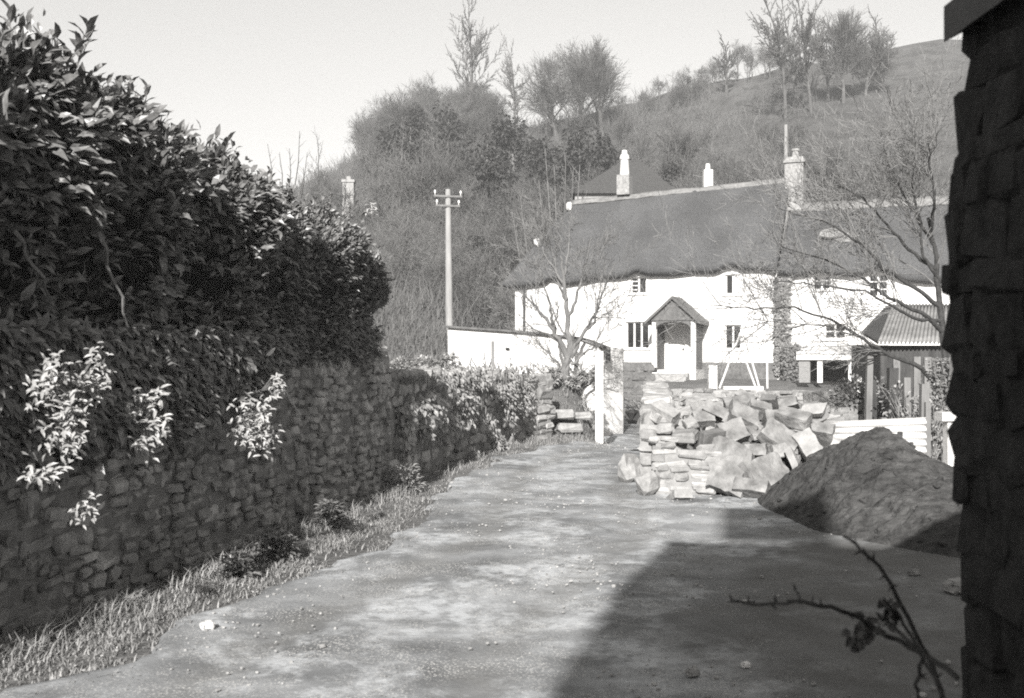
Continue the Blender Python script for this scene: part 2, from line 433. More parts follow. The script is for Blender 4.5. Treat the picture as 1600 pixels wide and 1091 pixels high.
# garden retaining wall between outbuilding and the porch
stone_wall([P(958, 0, 32.2).xy[:], P(1018, 0, 32.0).xy[:]], lambda x, y: -.2, lambda d: 1.05, .4, 'plinth', 'mortar_dark',
           'dark grey garden wall between white outbuilding and thatched porch', 'garden wall', name='garden_wall', seed=6, L=.4, H=.2, both=False)
stone_wall([P(1018, 0, 30.8).xy[:], P(1130, 0, 29.8).xy[:], P(1260, 0, 27.5).xy[:]], lambda x, y: -.1, lambda d: .5 + .07 * nz(d, 2), .4, 'stone_pale', 'mortar_pale',
           'low pale garden wall in front of the porch steps', 'garden wall', name='garden_wall', seed=8, L=.35, H=.16)
# broken boundary wall: coursed piece facing the lane, running back along the lane
stone_wall([(1.62, 12.25), (1.92, 14.5), (2.25, 17), (2.75, 21.5)], lambda x, y: gz(x, y), lambda d: .72 + .2 * sm(.2, 1.6, d) + .09 * nz(d * 1.5, 7), .4, 'stone_pale', 'mortar_pale',
           'pale rough stone wall running back along the right of the lane', 'stone wall', seed=9, L=.26, H=.12, rough=.06)
rw = stone_wall([(1.62, 12.28), (2.2, 12.16)], lambda x, y: -.03, lambda d: .5 + .22 * sm(.45, .0, d), .34, 'stone_pale', 'mortar_pale',
           'short broken stub of pale coursed stones facing up the lane', 'wall stub', name='wall_stub', seed=10, L=.24, H=.085, cope=True)
stone_wall([P(1230, 0, 17).xy[:], P(1345, 0, 17.5).xy[:]], lambda x, y: gz(x, y), lambda d: .66 + .1 * nz(d * 2, 4), .4, 'stone_pale', 'mortar_pale',
           'low dry stone wall in the garden behind the slab heap', 'stone wall', seed=11, L=.28, H=.1)

# ------------------------------------------------------------------ slab heap and loose stones
def slab_poly(w_, h_, n=5, sh=0.0, jag=.12):
    c = [(-w_/2, -h_/2), (w_/2, -h_/2), (w_/2 + sh, h_/2), (-w_/2 + sh, h_/2)]; out = []
    for i in range(4):
        a = c[i]; b = c[(i + 1) % 4]
        for k in range(n):
            t = k / n; j = jag * min(w_, h_) * (0.35 if k else .6)
            out.append((lerp(a[0], b[0], t) + rnd.uniform(-j, j), lerp(a[1], b[1], t) + rnd.uniform(-j, j)))
    return out
rnd = random.Random(21)
tex = bpy.data.textures.new('stone_rough', 'CLOUDS'); tex.noise_scale = .09; tex.noise_depth = 3
tex2 = bpy.data.textures.new('stone_chip', 'CLOUDS'); tex2.noise_scale = .3; tex2.noise_depth = 1
def rough_stone(o, lv, st):
    q = o.modifiers.new('s', 'SUBSURF'); q.subdivision_type = 'SIMPLE'; q.levels = lv; q.render_levels = lv
    for t_, k_ in ((tex, st), (tex2, st * .9)):
        d_ = o.modifiers.new('d', 'DISPLACE'); d_.texture = t_; d_.texture_coords = 'GLOBAL'; d_.strength = k_; d_.mid_level = .5
def slab(px, py, Y, wpx, hpx, th, roll, lean, yaw, label, m='slab', sh=0.0, jag=.12, name='flagstone', cat='slab'):
    Y -= .3; c = P(px, py, Y); w_ = wpx / F * Y * .9; h_ = hpx / F * Y * .86; th *= 1.4; yaw += rnd.uniform(-25, 25); lean += rnd.uniform(-6, 14)
    rot = Matrix.Rotation(R(yaw), 3, 'Z') @ Matrix.Rotation(R(-lean), 3, 'X') @ Matrix.Rotation(R(roll), 3, 'Y')
    poly = [rot @ Vector((a, 0, b)) + c for a, b in slab_poly(w_, h_, 5, sh / F * Y, jag)]
    mb = MB(); mb.prism(poly, rot @ Vector((0, th, 0)))
    o = mb.build(name, m); tag(o, label, cat, 'broken slabs heaped beside the lane')
    rough_stone(o, 3, .012)
    return o
slab(1136, 726, 12.2, 66, 94, .16, 6, 18, -8, 'big rounded grey slab standing beside the black gap in the broken wall', jag=.3)
slab(1203, 736, 12.15, 84, 62, .12, -12, 24, 6, 'wide grey slab at the foot of the heap, right of the rounded one')
slab(1113, 674, 12.5, 46, 17, .2, -22, 62, 0, 'small dark stone plank tilted on top of the rubble', m='plinth', jag=.2)
slab(1168, 646, 13.1, 50, 36, .09, 34, 40, 0, 'pale oblong slab with white edge leaning at the top of the heap', sh=-6)
slab(1240, 645, 13.0, 56, 30, .1, 28, 52, 10, 'flat slab tipped over a black gap near the top of the heap')
slab(1266, 639, 13.3, 40, 20, .07, -4, 30, -10, 'whitest slab, wedge shaped, at the upper right end of the heap', m='stone_pale', sh=8)
slab(1222, 680, 12.7, 64, 46, .1, 42, 34, 5, 'sloping rough slab in the middle of the heap under the flat slab')
slab(1180, 702, 12.35, 36, 22, .14, -3, 20, 0, 'small square block set over a dark hole mid heap', jag=.1)
slab(1146, 672, 12.75, 46, 40, .12, -20, 35, 12, 'grey slab behind the small dark plank')
slab(1262, 690, 12.6, 34, 50, .1, -28, 25, -20, 'narrow upright slab at the right flank of the heap', m='stone_pale')
slab(1240, 724, 12.3, 12, 62, .12, -28, 20, -30, 'thin pale slab seen on edge beside the dark soil mound', m='stone_pale', jag=.05)
slab(1201, 620, 13.6, 26, 14, .2, 5, 45, 0, 'small round dark stone balanced on the crest of the heap', m='plinth', jag=.4)
slab(1172, 757, 11.95, 60, 24, .12, 3, 30, -4, 'low broad slab lying along the bottom of the heap')
slab(1286, 668, 12.9, 36, 24, .1, 12, 40, 10, 'pale slab at the far right over the sand')
slab(1150, 625, 13.8, 40, 24, .1, -15, 45, 0, 'grey slab farthest back, beside the garden wall')
slab(1068, 772, 11.95, 34, 14, .18, 2, 14, 0, 'short pale kerb block lying before the wall stub', m='stone_pale')
for i, (px, py, Y) in enumerate(((1120, 640, 13.4), (1145, 655, 13.2), (1190, 632, 13.5), (1216, 648, 13.3), (1255, 655, 13.2), (1160, 688, 12.9), (1214, 706, 12.8), (1250, 680, 13.0), (1128, 700, 12.7), (1180, 668, 13.1), (1275, 650, 13.4), (1100, 650, 13.4), (1232, 628, 13.6), (1165, 618, 13.9))):
    o = slab(px, py, Y, rnd.uniform(26, 44), rnd.uniform(16, 30), rnd.uniform(.08, .16), rnd.uniform(-45, 45), rnd.uniform(5, 65), rnd.uniform(-30, 30), 'broken grey slab lying among the others in the heap', jag=.12)
proto = MB(); proto.stone((0, 0, .1), (.34, .24, .2), None, .22, .16); st0 = proto.build('rubble_stone', 'stone_pale', origin=(0, 0, 0))
rough_stone(st0, 2, .018); tag(st0, 'irregular pale rubble stone lying loose in the wall heap', 'stone', 'loose rubble stones in the heap')
def heap_h(x, y):   # heap envelope
    return 0.95 * max(0, 1 - ((x - 2.75) / 1.15) ** 2) ** .6 * max(0, 1 - ((y - 13.3) / 1.5) ** 2) ** .5
first = True
for i in range(130):
    for _ in range(20):
        if i < 90: x = rnd.uniform(1.8, 3.9); y = rnd.uniform(12.25, 14.2); z = heap_h(x, y) * .92 - .22
        else:
            y = rnd.uniform(12.6, 20); x = interp([(12.2, 1.62), (14.5, 1.92), (17, 2.25), (21.5, 2.75)], y) + rnd.uniform(-.05, .55); z = rnd.uniform(.5, .9) - .05
        if z > .02: break
    s_ = rnd.uniform(.5, 1.15) if i % 3 == 0 else rnd.uniform(.22, .6)
    if i == 0: st0.location = (x, y, z); st0.rotation_euler = (.2, .1, 1)
    else:
        c = copy_thing(st0, (x, y, z), rnd.uniform(0, 6), (s_, s_ * rnd.uniform(.7, 1.1), s_ * rnd.uniform(.6, 1)))
        c.rotation_euler = (rnd.uniform(-.5, .5), rnd.uniform(-.5, .5), rnd.uniform(0, 6))
# dirt fill beneath the rubble, coloured dark so the gaps read as shade
mb = MB()
def hf(u, v):
    x = lerp(1.62, 3.9, u); y = lerp(12.05, 14.8, v); return (x, y, heap_h(x, y) - .3 + .06 * nz(x * 4, y * 4) + .05 * nz(x * 9, y * 9) - .02)
mb.grid(hf, 60, 60); o = mb.build('shade_fill', 'soil'); tag(o, kind='stuff')
# stones at the foot of the wall stub
for px, py, Y, s_, lab in ((985, 735, 13.4, .3, 'grey boulder leaning on the lane side of the wall corner'), (1012, 755, 12.1, .22, 'upright dark edged stone at the corner of the broken wall'),
                      (990, 650, 16.6, .2, 'black stone perched on the end of the lane wall')):
    mb = MB(); c = P(px, py, Y); mb.stone(c, (s_, s_, s_ * 1.1), rotz(.5), .3, .5)
    tag(mb.build('boulder', 'iron' if py == 650 else 'stone_mid'), lab, 'boulder')
# sand heap
def blob(name, m, cx, cy, rx, ry, h, label, cat, amp=.05, fr=2.5, n=90, pw=.8, shift=(0, 0), clods=0):
    mb = MB()
    def f(u, v):
        a = (u * 2 - 1) * 1.1; b = (v * 2 - 1) * 1.1; x = cx + a * rx; y = cy + b * ry
        r = math.sqrt((a + shift[0]*(1-abs(a))) ** 2 + (b + shift[1]*(1-abs(b))) ** 2) + .1 * nz(a * 2.2, b * 2.2, 5)
        z = h * max(0, 1 - r) ** pw if r < 1 else -.06
        k = sm(0, .3, 1 - r)
        z += (amp * nz(x * fr, y * fr, 1) + amp * .5 * nz(x * fr * 2.5, y * fr * 2.5, 2) + amp * .25 * nz(x * fr * 7, y * fr * 7, 2)) * (k + .1)
        return (x, y, gz(x, y) + z)
    mb.grid(f, n, n)
    for i in range(clods):
        a = rnd.uniform(0, 6.28); q = rnd.uniform(.3, .62) if i % 2 else rnd.uniform(0, .5); p_ = Vector(f(.5 + .5 * math.cos(a) * q * 1.6, .5 + .5 * math.sin(a) * q * 1.6)); s_ = rnd.uniform(.012, .06)
        if p_.z < 0: p_.z = gz(p_.x, p_.y) + .01
        mb.stone(p_, (s_ * 1.5, s_, s_ * .8), rotz(rnd.uniform(0, 3)), .35, .5)
    o = mb.build(name, m, smooth=clods == 0); return tag(o, label, cat)
blob('sand_heap', 'sand', 3.75, 13.2, 1.2, 1.3, .62, 'pale heap of sand between the slabs and the dark soil mound', 'sand heap', amp=.03)
blob('soil_mound', 'soil', 4.25, 10.6, 1.72, 2.5, .86, 'large dark mound of rough soil and straw beside the lane', 'soil mound', amp=.07, fr=3.6, n=240, pw=.85, shift=(.55, -.15), clods=420)

# ------------------------------------------------------------------ laurel hedge
def hedge_shape(y):
    """centre x, half width, bottom, top at distance y along the wall"""
    e = sm(13.0, 11.2, y)
    cx = xw(y) + .16 * sm(10, 11.6, y) - .62 + .16 * nz(y * .9, 1) + .06 * nz(y * 3, 4)
    hw = (.78 + .2 * nz(y * 1.1, 5)) * (.45 + .55 * e)
    top = 3.25 + .2 * nz(y * 1.3, 8) + .2 * nz(y * 3.1, 2) - .3 * sm(7.5, 10, y) - .65 * sm(10.6, 12.9, y)
    bot = interp([(4, .8), (6, .85), (7.5, 1.0), (9, 1.2), (10.5, 1.4), (12, 1.5), (13, 1.9)], y) + .22 * nz(y * 2.3, 4)
    return cx, hw, bot, top
def hedge_pt(y, th, k=1.0):
    cx, hw, b, t = hedge_shape(y); cz = (b + t) / 2; hh = (t - b) / 2
    c, s_ = math.cos(th), math.sin(th)
    q = lambda v: math.copysign(abs(v) ** .62, v)
    bul = 1 + .26 * nz(y * 1.7, th * 1.6, 3) + .2 * nz(y * 4, th * 4, 6)
    cx -= .22 * sm(.5, -.1, s_) * (1 - sm(-.3, -.85, s_))
    return Vector((cx + q(c) * hw * k * bul, y, cz + q(s_) * hh * k * (1 + .09 * nz(y * 2.4, th * 3))))
def build_hedge():
    rr = random.Random(33)
    def fol(y0, y1, n, L0, mname, label, name, cat, drop):
        root = thing(name, label, cat, (xw(y0) - .6, y0, 1.0))
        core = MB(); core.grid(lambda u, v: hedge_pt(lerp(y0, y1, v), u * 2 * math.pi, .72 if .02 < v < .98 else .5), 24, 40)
        core.build('dark_core', 'hedge_core', root)  # opaque dark hull behind the leaves, inner shade put into its colour
        mb = MB()
        for i in range(n):
            y = rr.uniform(y0, y1); th = rr.uniform(-math.pi * .62, math.pi * .75)
            k = 1.0 - abs(rr.gauss(0, .1)) + (.03 if rr.random() < .8 else rr.uniform(0, .16))
            p = hedge_pt(y, th, k)
            if y > 12.6 and rr.random() < (y - 12.6) * 2: continue
            # leaves grow outwards and lift to the light; clusters share a direction
            cl = noise.noise_vector(Vector((y * 2.2, th * 2.2, 1)))
            out = Vector((math.cos(th), -.15, math.sin(th) * .7 + .1)) + cl * 1.0 + Vector((rr.gauss(0, .45), rr.gauss(0, .55), rr.gauss(0, .45)))
            nn = Vector((math.cos(th) * .5, -.6, .8)) + Vector((rr.gauss(0, .5), rr.gauss(0, .5), rr.gauss(0, .5)))
            l = L0(y) * rr.uniform(.45, 1.15)
            mb.leaf(p, out, nn, l, l * rr.uniform(.34, .46), .22, rr.uniform(.05, .35))
        # leafy shoots standing out of the top
        sh = MB(); nsh = int((y1 - y0) * 16)
        for i in range(nsh):
            y = rr.uniform(y0, y1); th = rr.uniform(.9, 2.1); b = hedge_pt(y, th, .9)
            if y > 12.5: continue
            h = rr.uniform(.15, .5) * (1.2 if y < 8 else .85); dr = Vector((rr.gauss(.1, .35), rr.gauss(.05, .3), 1)).normalized()
            pts = [b + dr * h * t + Vector((0, 0, -.03 * t * t)) for t in (0, .5, 1)]
            sh.tube(pts, [.007, .005, .002], 4, False)
            nl = int(h / .045) + 2
            for k in range(nl):
                t = .25 + .75 * k / nl; a = k * 2.4 + i; q = b + dr * h * t
                d = Vector((math.cos(a), math.sin(a), .75 + .5 * t)); l = L0(y) * rr.uniform(.7, 1.1)
                mb.leaf(q, d, Vector((0, 0, 1)), l, l * .38, .25, .15)
        # long bare trailing stems down the face
        if name == 'laurel_hedge':
            for i in range(15000):
                y = rr.uniform(4.2, 9.3); zb_ = 1.02 + .22 * nz(y * 1.6, 7) + .12 * nz(y * 5, 3) + .2 * sm(7.4, 8.6, y); z = zb_ + (1.75 - zb_) * rr.random() ** .8
                if nz(y * 3, z * 3, 5) < -.22 - (z - zb_): continue
                p = Vector((xw(y) + rr.uniform(-.02, .13), y, z)); l = L0(y) * rr.uniform(.4, 1.0)
                mb.leaf(p, Vector((rr.gauss(.5, .4), rr.gauss(0, .5), rr.gauss(-.5, .5))), Vector((.7, -.4, .6)), l, l * .4, .2, .2)
        mb.build('foliage', mname, root)
        for y, z0, z1 in drop:
            p0 = Vector((hedge_pt(y, .3, 1.02).x + .06, y, z0)); pts = [p0 + Vector((.02 * math.sin(k * 2) + .01 * k, .06 * k, (z1 - z0) * k / 6)) for k in range(7)]
            sh.tube(pts, [.014 - .0012 * k for k in range(7)], 5)
        sh.build('twigs', 'bark_mid', root)
    fol(4.0, 9.6, 38000, lambda y: .15 - .009 * (y - 4), 'leaf', 'tall dark laurel hedge with long leaves bulging over the shaded stone wall', 'laurel_hedge', 'hedge',
        [(5.9, 2.25, 1.9), (6.45, 2.3, 1.75)])
    fol(9.5, 12.95, 24000, lambda y: .075, 'leaf_ivy', 'rounded mass of small leaved ivy at the far end of the hedge', 'ivy_bush', 'ivy', [])
build_hedge()
# bright sprays of leaves growing out of the near wall
def spray(px, py, Y, wpx, hpx, n, label, L=.085, m='leaf_pale', xoff=.0):
    rr = random.Random(int(px * 7 + py)); Y *= .915; c = P(px, py, Y)
    root = thing('leafy_wall_plant', label, 'plant', c, 'bright leafy sprays growing out of the shaded wall')
    st = MB(); lf_ = MB(); w_ = wpx / F * Y / 2; h_ = hpx / F * Y / 2
    for i in range(n):
        a = rr.uniform(0, 6.28); r = math.sqrt(rr.random())
        tip = c + Vector((math.cos(a) * r * w_ , rr.uniform(-.12, .12), math.sin(a) * r * h_))
        base = c + Vector((-.1, .1, h_ * .5 - .1))
        md = (tip + base) / 2 + Vector((.02, 0, .03)); st.tube([base, md, tip], [.006, .004, .002], 3, False)
        for k in range(6):
            d = Vector((math.cos(k * 1.1 + i) * .8 + .5, -.5 + rr.gauss(0, .3), math.sin(k * 1.1 + i) * .6 - .1)); l = L * rr.uniform(.7, 1.2)
            lf_.leaf(tip + Vector((rr.gauss(0, .02), rr.gauss(0, .02), rr.gauss(0, .02))), d, Vector((.2, -.7, .7)), l, l * .3, .15, .15)
    st.build('twigs', 'bark_mid', root); lf_.build('leaves', m, root)
spray(75, 600, 6.1, 60, 95, 24, 'bright leafy spray on the wall nearest the camera, large and ragged', .06)
spray(143, 590, 6.5, 46, 95, 22, 'bright upright leafy spray just right of the largest one', .055)
spray(108, 680, 6.2, 50, 90, 22, 'bright leafy tuft hanging below the two upper sprays', .055)
spray(60, 742, 6.0, 40, 24, 7, 'small pale tuft of leaves low on the near wall', .06)
spray(138, 792, 6.3, 26, 36, 6, 'smallest pale pair of leaves, lowest on the shaded wall', .05)
spray(233, 658, 7.0, 60, 105, 26, 'spiky pale leaf spray in the middle of the shaded wall', .062)
spray(395, 665, 8.4, 70, 105, 36, 'rounded pale leafy plant halfway along the shaded wall', .055)
spray(425, 600, 8.8, 30, 40, 9, 'small pale sprig just under the ivy above the rounded plant', .05)

spray(575, 326, 13.4, 20, 18, 5, 'small pale sprig standing up at the far tip of the hedge', .06)
bs = thing('dead_stick', 'pale dead stick leaning against the shaded wall under the ivy bush', 'stick', P(445, 615, 8.3)); mb = MB()
mb.tube([P(431, 588, 8.2), P(446, 612, 8.25), P(464, 642, 8.5)], [.012, .011, .009], 6); mb.build('stem', 'pole', bs)
mb = MB(); mb.tube([P(431, 588, 8.2), P(440, 594, 8.15), P(446, 600, 8.12)], [.008, .006, .004], 5); mb.build('twig', 'pole', bs)
bs = thing('bare_shoots', 'bare thin shoots sticking up above the far end of the hedge', 'shoots', P(445, 300, 11)); mb = MB(); rr = random.Random(555)
for a_, b_, c_ in ((418, 225, 425), (436, 240, 440), (468, 205, 458), (452, 232, 450), (474, 262, 470), (480, 238, 466)):
    p0, p1 = P(c_, 310, 11.2), P(a_, b_, 11.0 + rr.uniform(-.2, .2)); m_ = (p0 + p1) / 2 + Vector((.02, 0, .02)); mb.tube([p0, m_, p1], [.006, .004, .002], 4, False)
    for k in range(4): q = m_.lerp(p1, k / 4); mb.tube([q, q + Vector((rr.gauss(0, .05), 0, .07))], [.003, .001], 3, False)
mb.build('shoots', 'bark_mid', bs)

# ivy, grass and weeds over the sunlit wall (nobody could count the leaves)
def wall_ivy():
    rr = random.Random(51)
    for (a, b, n, lab, L) in ((12.9, 14.8, 3400, 'thick grey green ivy on the sunlit wall next to the hedge', .07), (14.9, 19.9, 7000, 'dry straggling ivy over the far part of the sunlit wall', .07)):
        root = thing('ivy', lab, 'ivy', (xw(a), a, .1)); mb = MB(); st = MB()
        for i in range(n):
            y = rr.uniform(a, b); z = rr.uniform(.02, 1.4) ; q = nz(y * 1.6, z * 1.9, 2)
            if q < .0 + .2 * (z < .5) + (.12 if a < 14 else 0): continue
            p = Vector((xw(y) + rr.uniform(-.02, .16) + .1 * max(0, q), y, z))
            if z > 1.25: p.x -= rr.uniform(0, .45)
            d = Vector((rr.gauss(.4, .4), rr.gauss(-.1, .5), rr.gauss(-.8, .5)))
            l = L * rr.uniform(.6, 1.5); mb.leaf(p, d, Vector((.4, -.9, .35)), l, l * (.6 if a < 14 else rr.uniform(.2, .5)), .15, .2)
        for i in range(50):
            y = rr.uniform(a, b); z = 1.3; pts = []
            for k in range(8): pts.append(Vector((xw(y) + .03 + .02 * rr.random(), y, z))); y += rr.gauss(0, .06); z -= rr.uniform(.05, .2)
            st.tube(pts, [.008] * 8, 3, False)
        st.build('twigs', 'bark_mid', root); mb.build('leaves', 'leaf_dry' if a > 14 else 'leaf_wall', root)
wall_ivy()
def tufts(name, pts, m, kind='stuff', seed=5):
    """pts: (x,y,z,height,count,spread)"""
    rr = random.Random(seed); mb = MB()
    for x, y, z, h, n, s_ in pts:
        for i in range(n):
            bx = x + rr.gauss(0, s_); by = y + rr.gauss(0, s_); a = rr.uniform(0, 6.28); hh = h * rr.uniform(.5, 1.2); ln = rr.uniform(.3, 1.3) * hh
            w_ = .003 + .003 * rr.random(); b = Vector((bx, by, z - .02)); d = Vector((math.cos(a), math.sin(a), 0)); pr = Vector((-d.y, d.x, 0)) * w_
            m1 = b + d * ln * .35 + Vector((0, 0, hh * .6)); t = b + d * ln + Vector((0, 0, hh * .85))
            o = len(mb.v); mb.v.extend([b - pr, b + pr, m1 + pr * .7, m1 - pr * .7, t]); mb.f.extend([(o, o+1, o+2, o+3), (o+3, o+2, o+4)])
    o = mb.build(name, m, origin=(0, 0, 0)); return tag(o, kind=kind)
pts = []; rr = random.Random(61)
for i in range(2300):
    y = rr.uniform(2.5, 20) if i % 3 else rr.uniform(5, 10); a = xw(y); b = interp(LANE_L, y); x = a + (b - a + .6 * (.5 + nz(y * 1.3, 6))) * rr.random() ** 1.1
    if nz(x * 2.2, y * 1.6, 4) < -.1 or (x > b - .15 and nz(x * 4, y * 4) < 0): continue
    pts.append((x, y, gz(x, y), rr.uniform(.03, .15) * (1.2 if x < a + .25 else .6), 24, .08))
for i in range(260):    # around the base of walls on the right and the bank
    y = rr.uniform(19.5, 23.5); x = rr.uniform(.6, 1.7); pts.append((x, y, gz(x, y), .12, 14, .08))
tufts('verge_grass', pts, 'grass')
# earth verge beneath the grass is the ground itself; clumps of dark weeds at the wall foot
def weed(px, py, Y, r, h, n, label, m='leaf', L=.06):
    rr = random.Random(px); c = P(px, py, Y); c.z = gz(c.x, c.y)
    root = thing('weed', label, 'weed', c, 'weeds along the wall foot'); mb = MB(); st = MB()
    for i in range(n):
        a = rr.uniform(0, 6.28); q = rr.random() ** .5; z = h * rr.random()
        p = c + Vector((math.cos(a) * q * r * (1 - z / h * .5), math.sin(a) * q * r, z)); l = L * rr.uniform(.6, 1.3)
        mb.leaf(p, Vector((math.cos(a), math.sin(a), rr.uniform(-.2, .8))), Vector((0, -.2, 1)), l, l * .5)
        if i % 8 == 0: st.tube([c, (c + p) / 2 + Vector((0, 0, .03)), p], [.005, .004, .002], 3, False)
    st.build('twigs', 'bark_dark', root); mb.build('leaves', m, root)
weed(435, 868, 8.4, .15, .2, 300, 'low dark clump of weeds at the wall foot where the shade ends')
weed(515, 815, 9.9, .15, .24, 300, 'dark bushy weed at the wall foot below the ivy bush')
weed(372, 893, 7.7, .12, .16, 160, 'dark fern like clump against the shaded wall')
weed(630, 770, 12.5, .25, .3, 300, 'grey leafy weed where the two walls meet', 'leaf_wall')

# pebbles scattered on the lane
rr = random.Random(71); mb = MB(); rnd = rr
for i in range(4500):
    y = 3.6 + 17 * rr.random() ** 1.7; x = rr.uniform(interp(LANE_L, y) - .1, min(interp(LANE_R, y), 3.4))
    if nz(x * 1.1, y * .9, 3) < rr.uniform(-.1, .4): continue
    s_ = rr.uniform(.005, .016) if rr.random() < .96 else rr.uniform(.016, .032); mb.stone((x, y, gz(x, y) + .036 + s_ * .25), (s_ * 1.3, s_, s_ * .8), rotz(rr.uniform(0, 3)), .3, .5)
o = mb.build('gravel', 'pebble', origin=(0, 0, 0)); tag(o, kind='stuff')
def ground_stone(px, py, wpx, label, m='pebble', hgt=.6):
    Y = (EYE) * F / (py - HOR); c = P(px, py, Y); s_ = wpx / F * Y; mb = MB()
    mb.stone((c.x, c.y, gz(c.x, c.y) + .035 + s_ * hgt * .4), (s_, s_ * .8, s_ * hgt), rotz(.4), .15, .6)
    o = mb.build('stone', m, smooth=True); tag(o, label, 'stone'); o.modifiers.new('s', 'SUBSURF').levels = 2; o.modifiers['s'].render_levels = 2
ground_stone(325, 992, 22, 'smooth white stone on the left edge of the lane', 'white_paint')
ground_stone(1165, 1056, 16, 'small white stone in the shaded foreground', 'white_paint')
ground_stone(1495, 935, 40, 'pale stone block on the shaded ground by the dark stone building', 'stone_pale')
ground_stone(1082, 1070, 22, 'brown pebble in the shaded foreground', 'stone_mid')
ground_stone(1428, 908, 18, 'small dark lump on the shaded ground below the soil mound', 'stone_dark')

# ------------------------------------------------------------------ cottages
HA = Vector((.125, 43.0, 0)); ANG = R(-22); HT = Vector((math.cos(ANG), math.sin(ANG), 0)); HN = Vector((-HT.y, HT.x, 0))   # HN points away from the camera
def hp(s, v, z): return HA + HT * s + HN * v + Vector((0, 0, z))
def s_at(px, v=0.0):     # distance along the front where column px meets plane v
    k = (px - 800) / F; o = HA + HN * v
    return (k * o.y - o.x) / (HT.x - k * HT.y)
def z_at(px, py, v=0.0):
    s = s_at(px, v); Y = (HA + HT * s + HN * v).y; return EYE + (HOR - py) / F * Y
def hbox(mb, s0, s1, v0, v1, z0, z1):
    vs = [hp(s, v, z) for z in (z0, z1) for s, v in ((s0, v0), (s1, v0), (s1, v1), (s0, v1))]
    mb.add(vs, [(3,2,1,0),(4,5,6,7),(0,1,5,4),(1,2,6,5),(2,3,7,6),(3,0,4,7)])
def front_wall(mb, s0, s1, z0, ztop, holes, v=0.0, depth=.22, skew=None):
    """wall face with real openings and reveals; ztop may be a function of s"""
    zt = ztop if callable(ztop) else (lambda s: ztop)
    S = sorted(set([s0, s1] + [h for q in holes for h in q[:2]] + [s0 + (s1 - s0) * i / 30 for i in range(31)]))
    Z = sorted(set([z0] + [h for q in holes for h in q[2:4]] ))
    Zc = Z + [None]
    for a, b in zip(S, S[1:]):
        if b - a < 1e-6: continue
        for i in range(len(Zc) - 1):
            za = Zc[i]; zb = Zc[i + 1]; mid = (a + b) / 2
            zz = (zb if zb is not None else max(zt(mid), za + .01))
            if any(q[0] <= mid <= q[1] and q[2] <= (za + zz) / 2 <= q[3] for q in holes): continue
            za_, zb_ = za, zb
            q = [hp(a, v, za), hp(b, v, za), hp(b, v, zb if zb is not None else max(zt(b), za)), hp(a, v, zb if zb is not None else max(zt(a), za))]
            mb.add(q, [(0, 1, 2, 3)])
    for a, b, c, d in [h[:4] for h in holes]:
        mb.add([hp(a, v, c), hp(b, v, c), hp(b, v, d), hp(a, v, d), hp(a, v + depth, c), hp(b, v + depth, c), hp(b, v + depth, d), hp(a, v + depth, d)],
               [(0,4,5,1),(1,5,6,2),(2,6,7,3),(3,7,4,0)])
def window(root, px0, px1, py0, py1, lights, bars=0, sill=True, openl=None, v=0.0, whitepane=None):
    s0, s1 = s_at(px0, v), s_at(px1, v); pm = (px0 + px1) / 2; z0, z1 = z_at(pm, py1, v), z_at(pm, py0, v)
    f = MB(); w_ = .05; va, vb = v + .1, v + .16
    hbox(f, s0, s1, va, vb, z0, z0 + w_); hbox(f, s0, s1, va, vb, z1 - w_, z1)
    for i in range(lights + 1):
        c = lerp(s0 + w_ / 2, s1 - w_ / 2, i / lights); k = w_ * (1.3 if 0 < i < lights else 1) / 2; hbox(f, c - k, c + k, va - .003, vb, z0 + w_, z1 - w_)
    for i in range(lights):
        for j in range(bars):
            z = lerp(z0, z1, (j + 1) / (bars + 1)); a = lerp(s0, s1, i / lights); b = lerp(s0, s1, (i + 1) / lights)
            if openl is None or i in openl: hbox(f, a + w_, b - w_, va + .01, vb - .01, z - .02, z + .02)
    fr = f.build('window', 'white_paint', root)
    g = MB(); hbox(g, s0, s1, v + .17, v + .19, z0, z1); g.build('pane', 'glass', fr)
    if whitepane is not None:
        c = MB(); a, b = whitepane; hbox(c, lerp(s0, s1, a), lerp(s0, s1, b), v + .06, v + .095, z0 + .04, z1 - .04); c.build('curtain', 'white_paint', fr)
    if sill:
        q = MB(); hbox(q, s0 - .1, s1 + .1, v - .06, v + .1, z0 - .06, z0 - .003); q.build('sill', 'white_paint', fr)
    return (s0, s1, z0, z1)
def wrect(px0, px1, py0, py1, v=0.0):
    pm = (px0 + px1) / 2; return (s_at(px0, v), s_at(px1, v), z_at(pm, py1, v), z_at(pm, py0, v))

# --- main cottage
SE = s_at(1214)                       # end of first cottage
D = 6.4; RV = 3.2
ROW = [(795, 452), (820, 449), (842, 446), (852, 437), (866, 437), (880, 446), (905, 444), (930, 437), (975, 434), (984, 427), (996, 424), (1012, 430), (1040, 431), (1085, 428), (1112, 427),
       (1126, 418), (1140, 415), (1152, 418), (1164, 423), (1190, 423), (1215, 428), (1240, 432), (1262, 426), (1284, 423), (1302, 428), (1335, 434), (1352, 424), (1375, 418), (1395, 430), (1420, 442), (1480, 446), (1540, 446)]
EV = -.42
EAVE = sorted([(s_at(a, EV), z_at(a, b, EV)) for a, b in ROW])
root = thing('thatched_cottage', 'long white thatched cottage with a gabled porch at the foot of the hill', 'cottage', hp(0, 0, .3))
wins = [(985, 1010, 433, 459), (1133, 1157, 429, 460), (978, 1014, 503, 545), (1132, 1158, 508, 546)]
door_px = (1044, 1071, 508, 584)
W = MB(); holes = [wrect(*q) for q in wins] + [wrect(*door_px)]
PL = z_at(1000, 566)
front_wall(W, 0, SE, PL, lambda s: interp(EAVE, s) + .12, holes)
